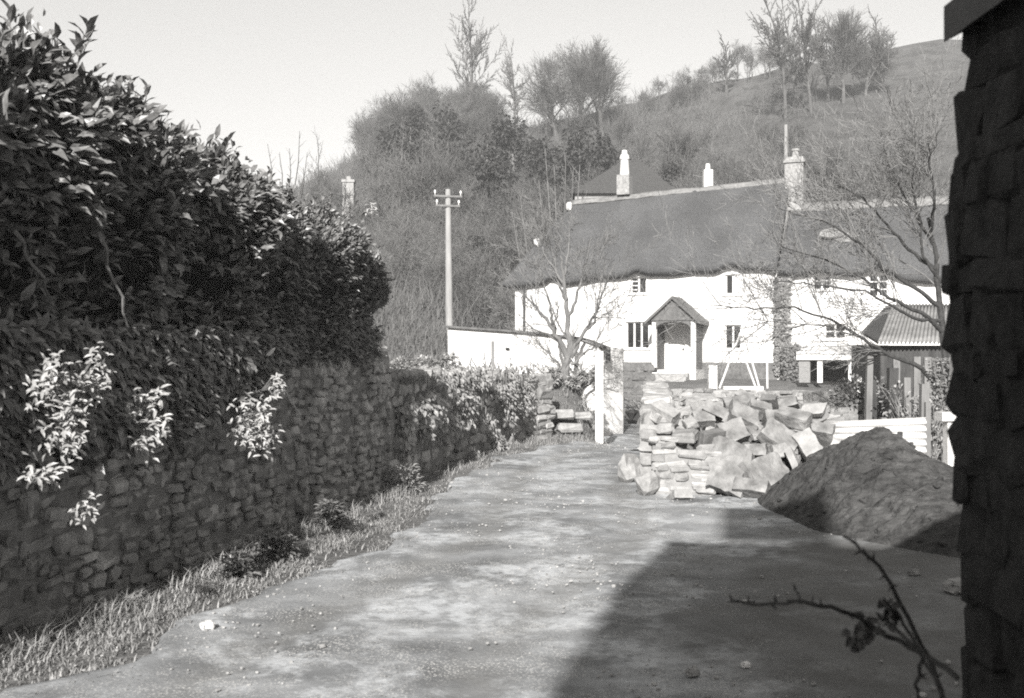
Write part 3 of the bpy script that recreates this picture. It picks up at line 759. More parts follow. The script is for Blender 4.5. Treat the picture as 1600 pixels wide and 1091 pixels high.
for (a, b, c, d) in ((0, 0, 0, D), (SE, 0, SE, D), (0, D, SE, D)):
    W.add([hp(a, b, 0), hp(c, d, 0), hp(c, d, 4.3), hp(a, b, 4.3)], [(0, 1, 2, 3)])
W.add([hp(SE, 0, 4), hp(SE, D, 4), hp(SE, RV, 8.0)], [(0, 1, 2)])
W.build('wall', 'whitewash', root)
pl = MB(); sd0, sd1 = s_at(1044), s_at(1071)
hbox(pl, s_at(940), s_at(1026), -.06, .1, .3, PL); hbox(pl, s_at(1084), SE, -.06, .1, .3, PL); hbox(pl, -.003, s_at(940), -.003, .1, .0, PL)
pl.build('plinth', 'plinth', root)
window(root, *wins[0], 2, 3, openl=(0,)); window(root, *wins[1], 2, 0, whitepane=(.55, 1)); window(root, *wins[2], 3, 0); window(root, *wins[3], 2, 0)
dr = MB(); a, b, c, d = wrect(*door_px); hbox(dr, a, b, .12, .17, c, d); drp = dr.build('door', 'white_paint', root)
k = MB(); hbox(k, b - .14, b - .08, .09, .12, (c + d) / 2 - .04, (c + d) / 2 + .04); k.build('handle', 'iron', drp)
dp = MB(); dp.tube([hp(s_at(820), -.08, z_at(820, 452)), hp(s_at(820), -.08, .9)], .05, 8); dp.build('drainpipe', 'iron', root)

def thatch(root, s0, s1, hip_s, zr, name='roof', hipleft=True, m='thatch', zr1=None):
    zr1 = zr1 or zr
    mb = MB(); NS, NT = 90, 26
    def ez(s): return interp(EAVE, s) + .22
    def rz_(s): return lerp(zr, zr1, sm(s0, s1, s)) + .05 * nz(s * .7, 3)
    def front(u, t):
        a = lerp(s0, hip_s, t ** .9) if hipleft else s0; s = lerp(a, s1, u)
        eb = interp([(q, z) for q, z in EAVE], s) ; base = lerp(z_at(820, 449, EV), z_at(1200, 425, EV), max(0, min(1, (s) / SE))) if s < SE else z_at(1240, 432, EV) - .25 * sm(SE + 3, SE + 6, s)
        z = lerp(base + .22, rz_(s), t) + (eb - base) * max(0, 1 - t * 2.6) ** 2 + .13 * math.sin(math.pi * t) + .035 * nz(s * 1.2, t * 4, 2) + .02 * nz(s * 4, t * 9, 5)
        return hp(s, lerp(EV, RV, t), z)
    mb.grid(front, NS, NT)
    def back(u, t):
        p = lerp(s0, hip_s, t) if hipleft else s0; s = lerp(s1, p, u); return hp(s, lerp(D + .4, RV, t), lerp(4.2, rz_(s), t))
    mb.grid(back, 30, 10)
    if hipleft:
        mb.grid(lambda u, t: hp(lerp(s0, hip_s, t ** .9) , lerp(lerp(D + .4, EV, u), RV, t), lerp(lerp(4.2, front(0, 0).z, u), rz_(hip_s), t) + .13 * math.sin(math.pi * t) * u), 24, NT)
    o = mb.build(name, m, root, smooth=True)
    so_ = o.modifiers.new('t', 'SOLIDIFY'); so_.thickness = .3; so_.offset = -1
    return o
ZR0 = z_at(905, 318, RV); ZR1 = z_at(1225, 282, RV); HIP = s_at(897, RV)
roof = thatch(root, -.42, s_at(1226, RV) + .25, HIP, ZR0, zr1=ZR1)
def ridge_cap(root, sa, sb, za, zb, h=.28, m='ridge', parent=None, name='ridge_cap', out=.5):
    mb = MB(); mb.grid(lambda u, v: hp(lerp(sa, sb, u), RV + (v - .5) * 2 * out, lerp(za, zb, u) + .09 + .05 * nz(u * 9, 3) + h * .3 - abs(v - .5) * 2 * (h + .16) + .02 * nz(u * 30, v * 4)), 60, 6)
    o = mb.build(name, m, parent or root, smooth=True); q = o.modifiers.new('t', 'SOLIDIFY'); q.thickness = .06; q.offset = -1
ridge_cap(root, HIP - .05, s_at(1226, RV) + .2, lerp(ZR0, ZR1, 0.12), ZR1, .05, parent=roof, out=.2)
def chimney(parent, px, v, py0, py1, wpx, m, pot=None, name='chimney', cap=True):
    s = s_at(px, v); Y = hp(s, v, 0).y; w_ = wpx / F * Y; z1 = EYE + (HOR - py0) / F * Y; z0 = EYE + (HOR - py1) / F * Y
    mb = MB(); hbox(mb, s - w_/2, s + w_/2, v - w_/2, v + w_/2, z0, z1)
    if cap:
        hbox(mb, s - w_*.6, s + w_*.6, v - w_*.6, v + w_*.6, z1 - .22, z1 - .1)
    o = mb.build(name, m, parent)
    if pot:
        p = MB(); c = hp(s, v, z1); p.tube([c, c + Vector((0, 0, pot * .75)), c + Vector((0, 0, pot * .76)), c + Vector((0, 0, pot))], [.14, .11, .15, .15], 12); p.build('chimney_pot', 'stucco', o)
    return o
st_ = chimney(root, 976, RV, 274, 305, 20, 'stone_mid', cap=False, name='chimney')
pm = MB(); s = s_at(976, RV); Y = hp(s, RV, 0).y
pm.tube([hp(s, RV, EYE + (HOR - q) / F * Y) for q in (276, 250, 249, 243, 241, 235)], [.2, .16, .2, .18, .12, .1], 12); pm.build('chimney_pot', 'white_paint', st_)
for px, py in ((889, 322), (839, 379)):     # white knobs on the hip
    t = (px - 795) / (897 - 795); s = lerp(-.42, HIP, t); v = lerp(EV, RV, t)
    mb = MB(); c = P(px, py, hp(s, v, 0).y - .25); mb.stone(c, (.26, .26, .3), None, .2, .5); mb.build('hip_knob', 'white_paint', roof)
# eyebrow shading is real: thatch overhangs the wall. Porch:
pr = thing('porch', 'x', 'x'); bpy.data.objects.remove(pr)
PV = -1.35
def sp(px): return s_at(px, PV)
ps0, ps1 = sp(1022), sp(1083); pz0 = z_at(1050, 578, PV); pe = z_at(1050, 500, PV); pk = z_at(1050, 463, PV)
p = MB(); hbox(p, ps0 - .12, ps1 + .12, PV - .1, 0, .4, pz0 - .003); porch = p.build('porch', 'white_paint', root)
for s in (ps0, ps1):
    q = MB(); hbox(q, s - .08, s + .08, PV, PV + .16, pz0, pe); q.build('post', 'white_paint', porch)
q = MB()
for s, w_ in ((ps0, .05), (ps1, .05)): hbox(q, s - w_, s + w_, PV + .163, -.003, pz0, pe + .1)
q.build('side_panel', 'plinth', porch)
sm_ = (ps0 + ps1) / 2; ov = .3
q = MB()
for sgn, se in ((-1, ps0 - ov), (1, ps1 + ov)):
    poly = [hp(sm_, PV - .25, pk), hp(se, PV - .25, pe - .06), hp(se, 0, pe - .06), hp(sm_, 0, pk)]
    q.prism(poly, (0, 0, -.11))
q.build('porch_roof', 'slate', porch)
q = MB(); q.prism([hp(ps0 - .15, PV - .1, pe - .02), hp(ps1 + .15, PV - .1, pe - .02), hp(sm_, PV - .1, pk - .12)], HN * .08)
q.build('porch_gable', 'slate', porch)
q = MB()  # curved brace under the gable
poly = []
for i in range(13):
    a = math.pi * i / 12; poly.append(hp(sm_ - math.cos(a) * (ps1 - ps0 - .16) / 2, PV - .06, pe - .32 + .26 * math.sin(a)))
q.prism([hp(ps0 + .08, PV - .06, pe - .03)] + poly + [hp(ps1 - .08, PV - .06, pe - .03)], HN * .06); q.build('porch_arch', 'slate', porch)
q = MB()
for i in range(4): hbox(q, ps0 + .1, ps1 - .1, PV - .1 - .3 * (i + 1), PV - .102 - .3 * i, .2, pz0 - .12 * (i + 1))
q.build('steps', 'stone_pale', porch)

# --- adjoining cottage
root2 = thing('adjoining_cottage', 'lower white cottage joined to the right end of the thatched cottage', 'cottage', hp(SE + .01, 0, .3))
wins2 = [(1270, 1298, 431, 453), (1357, 1388, 428, 464), (1288, 1322, 506, 530)]
W = MB(); S2 = SE + .004; SEnd = s_at(1560)
front_wall(W, S2, SEnd, .3, lambda s: interp(EAVE, s) + .12, [wrect(*q) for q in wins2])
W.add([hp(S2, D, 0), hp(SEnd, D, 0), hp(SEnd, D, 4.1), hp(S2, D, 4.1)], [(0, 1, 2, 3)])
W.add([hp(SEnd, 0, 0), hp(SEnd, D, 0), hp(SEnd, D, 4), hp(SEnd, RV, 7), hp(SEnd, 0, 4)], [(0, 1, 2, 3, 4)])
W.build('wall', 'whitewash', root2)
window(root2, *wins2[0], 2, 2); window(root2, *wins2[1], 2, 2); window(root2, *wins2[2], 2, 1)
ZQ = z_at(1350, 318, RV)
roof2 = thatch(root2, s_at(1226, RV) + .27, SEnd + .3, 0, ZQ, hipleft=False)
ridge_cap(root2, s_at(1226, RV) + .3, SEnd + .3, ZQ, ZQ, .2, parent=roof2, out=.42)
chimney(root2, 1243, RV - .1, 247, 330, 27, 'stone_mid', pot=.35)
pt = MB()
for px, py, a, b in ((1322, 372, .5, .3), (1335, 386, .8, .45), (1300, 366, .5, .25)):
    v_ = 1.0; s = s_at(px, v_); c = Vector(hp(s, v_, z_at(px, py, v_)))
    n_ = 10; poly = [c + HT * (a * math.cos(k * .628) * rnd.uniform(.7, 1.1)) + (HN * .62 + Vector((0, 0, .72))) * (b * math.sin(k * .628)) for k in range(n_)]
    pt.prism(poly, HN * -.06 + Vector((0, 0, .05)))
pt.build('roof_patch', 'ridge', roof2)

# --- house behind, only roof and chimneys rise above the thatch
hb = thing('slate_roofed_house', 'house behind the thatch, only its dark hipped roof showing', 'house', (7.3, 56, 1))
c = P(985, 247, 57); mb = MB(); b0 = [P(890, 302, 53), P(1062, 300, 53), P(1055, 302, 61), P(905, 302, 61)]
for q_ in b0: q_.z = b0[0].z
r1, r2 = P(975, 250, 57), P(1000, 250, 57); r2.z = r1.z
mb.add(b0 + [r1, r2], [(0, 1, 5, 4), (1, 2, 5), (2, 3, 4, 5), (3, 0, 4), (3, 2, 1, 0)]); rb = mb.build('roof', 'slate_dark', hb)
mb = MB(); lo = [(lerp(q_.x, 7, .06), lerp(q_.y, 57, .06)) for q_ in b0]; mb.prism([(x, y, 0.5) for x, y in lo], (0, 0, b0[0].z - .503)); mb.build('wall', 'stucco', hb)
hc = thing('white_gabled_outhouse', 'small outhouse behind the ridge, only its white chimney showing', 'outhouse', (P(1106, 0, 52).x, 52, 2))
mb = MB(); t_ = P(1106, 266, 52); mb.box((t_.x, 52, (t_.z + 5) / 2), (.42, .42, t_.z - 5)); mb.build('chimney', 'white_paint', hc)
mb = MB(); mb.tube([t_, t_ + Vector((0, 0, .3))], [.13, .1], 10); mb.build('chimney_pot', 'white_paint', hc)
mb = MB(); mb.box((t_.x, 52.2, 4), (4, 3, 4)); mb.build('wall', 'stucco', hc)
mb = MB(); mb.prism([(t_.x - 2.1, 50.6, 6.01), (t_.x - 2.1, 53.8, 6.01), (t_.x - 2.1, 52.2, 7.2)], (4.2, 0, 0)); mb.build('roof', 'slate', hc)

# --- ivy column and bush on the front
rr = random.Random(81)
def climber(px0, px1, py0, py1, n, label, out=.2, m='leaf_wall', name='ivy'):
    mb = MB(); st = MB(); s0, s1 = s_at(px0), s_at(px1); z1 = z_at((px0+px1)/2, py0); z0 = z_at((px0+px1)/2, py1); r_ = thing(name, label, 'climbing plant', hp((s0+s1)/2, -.1, z0))
    for i in range(n):
        z = rr.uniform(z0, z1); s = lerp(s0, s1, .5 + .5 * rr.uniform(-1, 1) * (1 + .2 * nz(z * 3, 2))); p_ = hp(s, -rr.uniform(.02, out), z)
        l = rr.uniform(.07, .14); mb.leaf(p_, Vector((rr.gauss(0, 1), -.5, rr.gauss(-.3, .7))), Vector((0, -1, .5)), l, l * .8)
    for i in range(5): st.tube([hp(lerp(s0, s1, .3 + .1 * i), -.03, z0), hp(lerp(s0, s1, .2 + .15 * i), -.03, (z0 + z1) / 2), hp(lerp(s0, s1, .5), -.03, z1)], .03, 5)
    st.build('twigs', 'bark_mid', r_); mb.build('leaves', m, r_)
climber(1212, 1234, 436, 585, 3000, 'narrow column of ivy climbing the wall where the two cottages join')
climber(1226, 1250, 540, 592, 1600, 'dark rounded shrub at the foot of the ivy column', .7, 'leaf', 'shrub')

# --- lean-to glasshouse against the adjoining cottage
LV = -3.2
lt = thing('lean_to', 'lean-to shelter with pale roof and posts before the adjoining cottage', 'lean-to', hp(s_at(1310, LV), LV, .6))
a, b = s_at(1250, LV), s_at(1374, LV); ze = z_at(1310, 553, LV); zb_ = z_at(1340, 540, 0)
mb = MB(); mb.prism([hp(a - .1, LV - .15, ze), hp(b + .1, LV - .15, ze), hp(b + .1, -.25, zb_), hp(a + 1.0, -.25, zb_)], (0, 0, .08)); mb.build('roof', 'corrugated', lt)
mb = MB(); hbox(mb, a - .1, b + .1, LV - .1, LV - .02, ze - .2, ze - .003); mb.build('fascia', 'white_paint', lt)
for px, w_ in ((1257, .35), (1281, .16), (1329, .14), (1350, .08), (1371, .12)):
    mb = MB(); s = s_at(px, LV); hbox(mb, s - w_/2, s + w_/2, LV, LV + .15, .6, ze - .003); mb.build('post', 'brick' if w_ > .3 else 'white_paint', lt)
mb = MB(); hbox(mb, a, b, LV + 1.6, LV + 1.7, .6, ze); mb.build('back_panel', 'wood_dark', lt)
mb = MB(); hbox(mb, s_at(1329, LV), b, LV + .03, LV + .12, .6, z_at(1340, 592, LV)); mb.build('rail', 'stucco', lt)
# --- shed with corrugated roof
sh_ = thing('shed', 'dark timber shed with a steep grey corrugated roof', 'shed', P(1430, 600, 24))
A = P(1395, 478, 25.5); B = P(1530, 478, 24.5); Cc = P(1540, 536, 22.5); Dd = P(1372, 536, 23)
mb = MB(); N_ = 150; 
def shf(u, v):
    top = A.lerp(B, u); bot = Dd.lerp(Cc, u); q_ = top.lerp(bot, v); return q_ + Vector((0, -.02, .03)) * math.sin(u * 2 * math.pi * 26)
mb.grid(shf, 260, 6); o = mb.build('roof', 'corrugated_grey', sh_, smooth=True); o.modifiers.new('t', 'SOLIDIFY').thickness = .02
mb = MB(); E_ = P(1352, 520, 25.5); mb.prism([A + Vector((0, 0, .03)), Dd + Vector((0, 0, .03)), P(1346, 518, 26.5), P(1385, 478, 28)], (0, 0, -.06)); mb.build('side_roof', 'slate_dark', sh_)
mb = MB(); g0 = gz(Dd.x, 23.4); f0 = Vector((Dd.x + .15, 23.3, g0)); f1 = Vector((Cc.x - .1, 22.8, g0))
mb.prism([f0, f1, f1 + Vector((0, 0, Cc.z - g0 - .05)), f0 + Vector((0, 0, Dd.z - g0 - .05))], (0, 2, 0))
mb.build('wall', 'wood_dark', sh_)
for i in range(9):
    mb = MB(); x = lerp(f0.x, f1.x, (i + .5) / 9); mb.box((x, lerp(23.26, 22.76, (i+.5)/9), g0 + .85), (.14, .03, 1.6), jit=.01)
    if i in (1, 3, 4, 6, 7): mb.build('plank', 'wood_grey', sh_)

# --- white outbuilding
ob = thing('white_outbuilding', 'low whitewashed outbuilding with sloping roof behind the bare tree', 'outbuilding', (0, 24, -.3))
FY = 24.0
prof = [(700, 512), (820, 521), (905, 530), (936, 541)]
tp = [P(a, b, FY) for a, b in prof]
g1 = Vector((tp[-1].x, FY, -.5)); g2 = Vector((tp[0].x, FY, -.3))
back = Vector((.85, 3.2, 0))
mb = MB(); zt_ = tp[-1].z
B_ = Vector((tp[-1].x, FY, 0)); C_ = B_ + Vector((.6, .75, 0)); D_ = Vector((2.85, 28, 0)); E_ = Vector((-1.2, 28, 0)); A_ = Vector((tp[0].x, FY, 0))
def up(p_, z): return Vector((p_.x, p_.y, z))
mb.add([g2, g1] + tp[::-1], [(0, 1, 2, 3, 4, 5)])
for p0, p1, za, zb in ((B_, C_, zt_, zt_ - .04), (C_, D_, zt_ - .04, zt_ - .06), (D_, E_, zt_ - .06, tp[0].z), (E_, A_, tp[0].z, tp[0].z)):
    mb.add([up(p0, -.6), up(p1, -.6), up(p1, zb), up(p0, za)], [(0, 1, 2, 3)])
mb.build('wall', 'whitewash', ob)
mb = MB()
ex = [tp[0] + Vector((-.12, 0, .0))] + tp[1:3] + [tp[3] + Vector((.22, 0, -.09))]
for a, b in zip(ex, ex[1:]):
    o_ = Vector((0, -.1, .004)); mb.prism([a + o_, b + o_, b + o_ + Vector((0, 0, .045)), a + o_ + Vector((0, 0, .045))], Vector((.5, 4.1, 0)))
mb.build('roof', 'slate', ob)
mb = MB(); mb.box((ex[-1].x - .03, FY - .06, ex[-1].z - .12), (.09, .08, .3), jit=.01); mb.build('roof_bracket', 'iron', ob)
mb = MB(); hh_ = P(793, 545, FY - .02); mb.stone(hh_, (.09, .08, .05), None, .2, .4); mb.build('vent', 'iron', ob)

# --- distant chimney stack over the hedge
mb = MB(); cs = P(545, 330, 62); w_ = 17 / F * 62
ch = thing('chimney_stack', 'distant pale square chimney stack rising above the hedge', 'chimney', (cs.x, 62, gz(cs.x, 62)))
mb.box((cs.x, 62, lerp(gz(cs.x, 62), P(0, 285, 62).z, .5)), (w_, w_, P(0, 285, 62).z - gz(cs.x, 62))); mb.build('shaft', 'stucco', ch)
mb = MB(); mb.box((cs.x, 62, P(0, 305, 62).z), (w_ * 1.15, w_ * 1.15, .12)); mb.build('band', 'stucco', ch); mb = MB(); mb.box((cs.x, 62, P(0, 284, 62).z), (w_ * 1.2, w_ * 1.2, .15)); mb.build('cap', 'stucco', ch)
mb = MB(); mb.tube([P(545, 284, 62), P(545, 276, 62)], [.16, .14], 10); mb.build('chimney_pot', 'stucco', ch)

# ------------------------------------------------------------------ poles
def util_pole(px, Y, py_top, zb, r, label, arms=True):
    c = P(px, py_top, Y); root = thing('utility_pole', label, 'utility pole', (c.x, Y, zb))
    mb = MB(); mb.tube([(c.x + .05, Y, zb - .3), (c.x, Y, c.z)], [r * 1.35, r * .9], 12); mb.build('pole', 'pole', root)
    if arms:
        for dz, w_ in ((.25, 1.0), (.58, .85)):
            mb = MB(); mb.box((c.x, Y - r, c.z - dz), (w_, .06, .065), rotz(.25)); arm = mb.build('crossarm', 'wood_grey', root)
            for q in (-.45, .45):
                ip = MB(); x = c.x + q * w_ * math.cos(.25); y = Y - r + q * w_ * math.sin(.25)
                ip.tube([(x, y, c.z - dz + .04), (x, y, c.z - dz + .1), (x, y, c.z - dz + .11), (x, y, c.z - dz + .2)], [.015, .015, .04, .03], 8); ip.build('insulator', 'porcelain', arm)
util_pole(700, 38, 296, 2.0, .1, 'pale wooden utility pole with two short crossarms behind the outbuilding')
util_pole(1228, 46.5, 195, 1.5, .08, 'thin bare pole rising behind the stone chimney', False)
# ------------------------------------------------------------------ garden odds and ends
def post(px, py0, py1, Y, wpx, m, label, name='post', cat='post', tilt=0.0, cap=False):
    a = P(px, py1, Y); b = P(px + tilt, py0, Y); w_ = wpx / F * Y; zb = min(a.z, gz(a.x, a.y)); 
    mb = MB(); d = (b - a); k = Matrix.Shear('XY', 3, (0, 0)) if False else None
    mb.prism([(a.x - w_/2, Y - w_/2, zb), (a.x + w_/2, Y - w_/2, zb), (a.x + w_/2, Y + w_/2, zb), (a.x - w_/2, Y + w_/2, zb)], (b.x - a.x, 0, b.z - zb))
    if cap: mb.box((b.x, Y, b.z + .02), (w_ * 1.9, w_ * 1.9, .05))
    return tag(mb.build(name, m), label, cat)
post(770, 533, 600, 21.0, 5, 'wood_grey', 'thin weathered post standing behind the ivy covered wall')
post(936, 549, 686, 20.3, 12, 'white_paint', 'slim white post at the bend, in front of the white outbuilding corner', 'gatepost', 'gatepost')
post(1113, 571, 618, 31.4, 13, 'white_paint', 'stout white gatepost right of the porch steps', 'gatepost', 'gatepost')
wp = thing('white_gatepost', 'white capped gatepost beside the dark stone building', 'gatepost', P(1487, 782, 11.9))
mb = MB(); c = P(1487, 700, 11.9); mb.box((c.x, c.y, (P(0, 652, 11.9).z) / 2 - .02), (.14, .14, P(0, 652, 11.9).z + .04), jit=.006); mb.build('shaft', 'white_paint', wp)
mb = MB(); mb.box((c.x - .02, c.y, P(0, 655, 11.9).z + .03), (.25, .22, .09)); mb.build('cap', 'white_paint', wp)
mb = MB(); mb.box((c.x - .22, c.y, P(0, 733, 11.9).z), (.3, .05, .035)); mb.build('rail', 'white_paint', wp)
# swing frame of pale poles
sw = thing('trestle_frame', 'tall A-shaped frame of pale poles in the cottage garden', 'frame', P(1155, 607, 31))
for a, b in (((1157, 520), (1124, 607)), ((1163, 524), (1187, 607)), ((1166, 566), (1181, 606)), ((1198, 518), (1199, 607))):
    mb = MB(); mb.tube([P(a[0], a[1], 31), P(b[0], b[1], 31)], .03, 6); mb.build('pole', 'white_paint', sw)
mb = MB(); c0, c1 = P(1130, 607, 30.8), P(1192, 606, 30.8); mb.box((c0 + c1) / 2, ((c1 - c0).length, .15, .1)); mb.build('beam', 'white_paint', sw)
# corrugated sheet fence
cf = thing('corrugated_fence', 'white corrugated iron sheet standing behind the soil mound', 'fence', P(1380, 700, 13.8))
def cfn(u, v):
    a = P(1296, 659, 13.9).lerp(P(1447, 652, 13.3), u); z = lerp(a.z, .05, v); return Vector((a.x, a.y + .02 * math.sin(v * 2 * math.pi * 9), z - .02 * u * v))
mb = MB(); mb.grid(cfn, 6, 120); o = mb.build('sheet', 'corrugated', cf, smooth=True); o.modifiers.new('t', 'SOLIDIFY').thickness = .006
mb = MB(); mb.box(P(1449, 680, 13.35), (.06, .06, .8)); mb.box(P(1380, 690, 13.75), (.06, .06, .6)); mb.build('stake', 'wood_grey', cf)
for px, a, b, Y, w_, m, lab in ((1355, 556, 655, 16.5, 9, 'wood_grey', 'pale rough stake at the left of the dark garden tangle'), (1392, 575, 650, 16.2, 14, 'wood_dark', 'thick dark post in front of the shed'),
        (1418, 590, 650, 16.0, 10, 'wood_grey', 'shorter grey stake in front of the shed'), (1442, 600, 668, 14.6, 12, 'wood_grey', 'grey stake just behind the corrugated sheet'),
        (1366, 595, 650, 16.8, 8, 'wood_dark', 'dark short stake beside the pale one'), (1340, 590, 630, 19, 6, 'white_paint', 'small white stick by the garden wall')):
    post(px, a, b, Y, w_, m, lab, 'stake', 'stake', tilt=rnd.uniform(-4, 4))
rnd = random.Random(91)
for i, px in enumerate(range(1262, 1345, 12)):
    Y = 22 + .3 * i % 2; c = P(px, 618, Y); mb = MB(); mb.stone((c.x, c.y, .62), (.16, .12, .34), None, .2, .4)
    tag(mb.build('edging_stone', 'stone_mid'), 'upright grey stone edging the bed before the lean-to', 'stone', 'upright edging stones before the lean-to')

# ------------------------------------------------------------------ building at the right edge and the house behind the camera (its shadow lies on the lane)
rnd = random.Random(101)
bn = thing('stone_barn', 'dark rough stone building filling the right edge, in shade', 'barn', (1.24, 3.05, 0))
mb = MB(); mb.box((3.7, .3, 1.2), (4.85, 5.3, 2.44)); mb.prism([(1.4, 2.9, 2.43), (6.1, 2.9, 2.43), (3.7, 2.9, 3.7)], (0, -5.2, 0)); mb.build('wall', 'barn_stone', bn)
BPROF = [(.6, 1.236), (.81, 1.238), (1.04, 1.232), (1.2, 1.224), (1.34, 1.206), (1.51, 1.192), (1.86, 1.187), (2.04, 1.19), (2.23, 1.212), (2.44, 1.243)]
mb = MB(); z = -.05
while z < 2.44:
    h = rnd.uniform(.05, .15); y = -1.0
    while y < 3.06:
        l = min(rnd.uniform(.08, .32), 3.06 - y)
        if l < .05: break
        xx = interp(BPROF, z + h / 2) + .042 + rnd.uniform(-.007, .007); mb.stone((xx + .1, y + l / 2, z + h / 2), (.26, l * 1.12, h * 1.2), Matrix.Rotation(rnd.uniform(-.3, .3), 3, 'X'), .2, .3); y += l
    x = 1.25
    while x < 5.9:
        l = rnd.uniform(.2, .5); mb.stone((x + l / 2 + .02, 2.94, z + h / 2), (l * .97, .24, h * .96), None, .2, .35); x += l
    z += h
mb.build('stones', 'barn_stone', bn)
mb = MB(); mb.prism([(1.2, -2.3, 2.46), (1.2, 3.05, 2.46), (3.7, 3.05, 3.8), (3.7, -2.3, 3.8)], (0, 0, .1)); mb.prism([(6.2, -2.3, 2.42), (6.2, 3.05, 2.42), (3.703, 3.05, 3.8), (3.703, -2.3, 3.8)], (0, 0, .1))
mb.build('roof', 'iron', bn)  # ridge lies out of view, its height set for the light it blocks
hbk = thing('unseen_tall_house', 'unseen tall house behind the camera, casting its shadow over the near ground', 'house', (2, -5.5, 0))
ax_ = Vector((.966, -.258, 0)); bx_ = Vector((-.258, -.966, 0)); c0 = Vector((-.69, -2.7, 0))
q4 = lambda u0, u1, w0, w1, z: [c0 + ax_ * u + bx_ * w + Vector((0, 0, z)) for u, w in ((u0, w0), (u0, w1), (u1, w1), (u1, w0))]
mb = MB(); mb.prism(q4(0, 10, 0, 6, 0), (0, 0, 6.15)); mb.build('wall', 'stucco', hbk)
mb = MB(); mb.prism([c0 + bx_ * -.03 + ax_ * -.03 + Vector((0, 0, 6.153)), c0 + bx_ * 6.1 + ax_ * -.03 + Vector((0, 0, 6.153)), c0 + bx_ * 3 + ax_ * -.03 + Vector((0, 0, 6.6))], ax_ * 10.1); mb.build('roof', 'slate', hbk)
mb = MB(); mb.prism(q4(1.3, 1.6, 2.9, 3.5, 6.45), (0, 0, 1.6)); mb.prism(q4(.75, 1.65, 2.85, 3.55, 8.05), (0, 0, .62)); mb.build('chimney', 'brick', hbk)

# ------------------------------------------------------------------ trees
def grow(trunk, crown, p, d, L, r, lvl, rr, prm):
    n = prm['seg']; pts = [p]; rads = [r]; dd = d.normalized()
    for i in range(n):
        dd = (dd + Vector((rr.gauss(0, prm['wob']), rr.gauss(0, prm['wob']), rr.gauss(0, prm['wob']) + prm['up'] * (.06 if lvl else .02)))).normalized()
        pts.append(pts[-1] + dd * L / n); rads.append(r * (1 - (1 - prm['taper']) * (i + 1) / n))
    last = lvl >= prm['levels']
    (trunk if lvl <= prm['tl'] else crown).tube(pts, [max(x, prm.get('rmin', 0)) for x in rads] if not last else [max(x * .8, prm.get('rmin', .004)) for x in rads], 7 if lvl == 0 else (5 if lvl == 1 else 3), lvl == 0)
    if last: return
    k = prm['kids'][lvl]
    for i in range(k):
        t = prm['start'] + (1 - prm['start']) * (i + rr.random()) / k if lvl else prm['start0'] + (1 - prm['start0']) * (i + rr.random() * .8) / k
        t = min(t, .99); q = t * n; a = int(q); base = pts[a].lerp(pts[min(a + 1, n)], q - a); ax = (pts[min(a + 1, n)] - pts[a]).normalized()
        az = rr.uniform(0, 6.28); side = ax.cross(Vector((math.cos(az), math.sin(az), .2))).normalized(); ang = prm['ang'] * rr.uniform(.7, 1.3)
        nd = ax * math.cos(ang) + side * math.sin(ang)
        grow(trunk, crown, base, nd, L * prm['len'] * rr.uniform(.65, 1.15) * ((1 - .35 * t) if lvl == 0 and not prm.get('oval') else (.4 + .75 * math.sin(math.pi * (.1 + .8 * i / k)) if lvl == 0 else 1)), max(.004, lerp(r, r * prm['taper'], t) * prm['rr']), lvl + 1, rr, prm)
    # continuing leader
    if lvl < prm['levels']: grow(trunk, crown, pts[-1], dd, L * .5, rads[-1], lvl + 1, rr, prm)
def bare_tree(name, label, seed, H, r, prm, loc=(0, 0, 0), tm='twig_far', cm='twig_far', group=None, cat='tree', scale_trunk=.6):
    base = dict(seg=4, wob=.1, up=.6, taper=.5, levels=4, tl=1, rmin=.013, kids=[9, 6, 5, 4], start=.2, start0=.25, ang=.75, len=.55, rr=.5); base.update(prm)
    root = thing(name, label, cat, loc, group); t = MB(); c = MB(); rr = random.Random(seed)
    grow(t, c, Vector(loc), Vector((0, 0, 1)), H * scale_trunk, r, 0, rr, base)
    t.build('trunk', tm, root); c.build('crown', cm, root); return root
GW = 'bare trees of the hillside wood'
LW = 'bare winter tree among many in the hillside wood'
protos = [bare_tree('bare_tree', LW, 201, 12, .22, dict(kids=[8, 6, 5, 4], start0=.5, ang=.6, len=.72, up=.3), group=GW, scale_trunk=.4),
          bare_tree('bare_tree', LW, 202, 12, .2, dict(kids=[9, 6, 5, 4], start0=.4, ang=.8, len=.75, up=.25), group=GW, scale_trunk=.36),
          bare_tree('bare_tree', LW, 203, 12, .17, dict(kids=[12, 5, 4, 3], ang=.5, len=.36, start0=.35), group=GW),
          bare_tree('bare_tree', LW, 204, 12, .18, dict(kids=[10, 6, 5, 3], ang=1.0, len=.6, start0=.08, up=.8), cm='twig_pale', group=GW, scale_trunk=.45)]
def evergreen(name, label, seed, H, W_, n, m='ivy_far', group=None):
    rr = random.Random(seed); root = thing(name, label, 'tree', (0, 0, 0), group); t = MB(); t.tube([(0, 0, -.5), (.1, 0, H * .5), (0, .1, H * .9)], [.2, .14, .04], 7); t.build('trunk', 'bark_mid', root)
    c = MB(); cl = [(rr.gauss(0, W_ * .22), rr.gauss(0, W_ * .22), rr.uniform(.2, .95) * H, rr.uniform(.5, 1.2)) for _ in range(26)]
    for i in range(n):
        x, y, z, s_ = rr.choice(cl); v = Vector((rr.gauss(0, 1), rr.gauss(0, 1), rr.gauss(0, .8))).normalized() * s_ * rr.uniform(.7, 1.1) * (1.15 - z / H * .5)
        p_ = Vector((x, y, z)) + v; l = rr.uniform(.2, .45); c.leaf(p_, v + Vector((0, 0, -.3)), Vector((rr.gauss(0, 1), rr.gauss(0, 1), 1)), l, l * .5)
    c.build('crown', m, root); return root
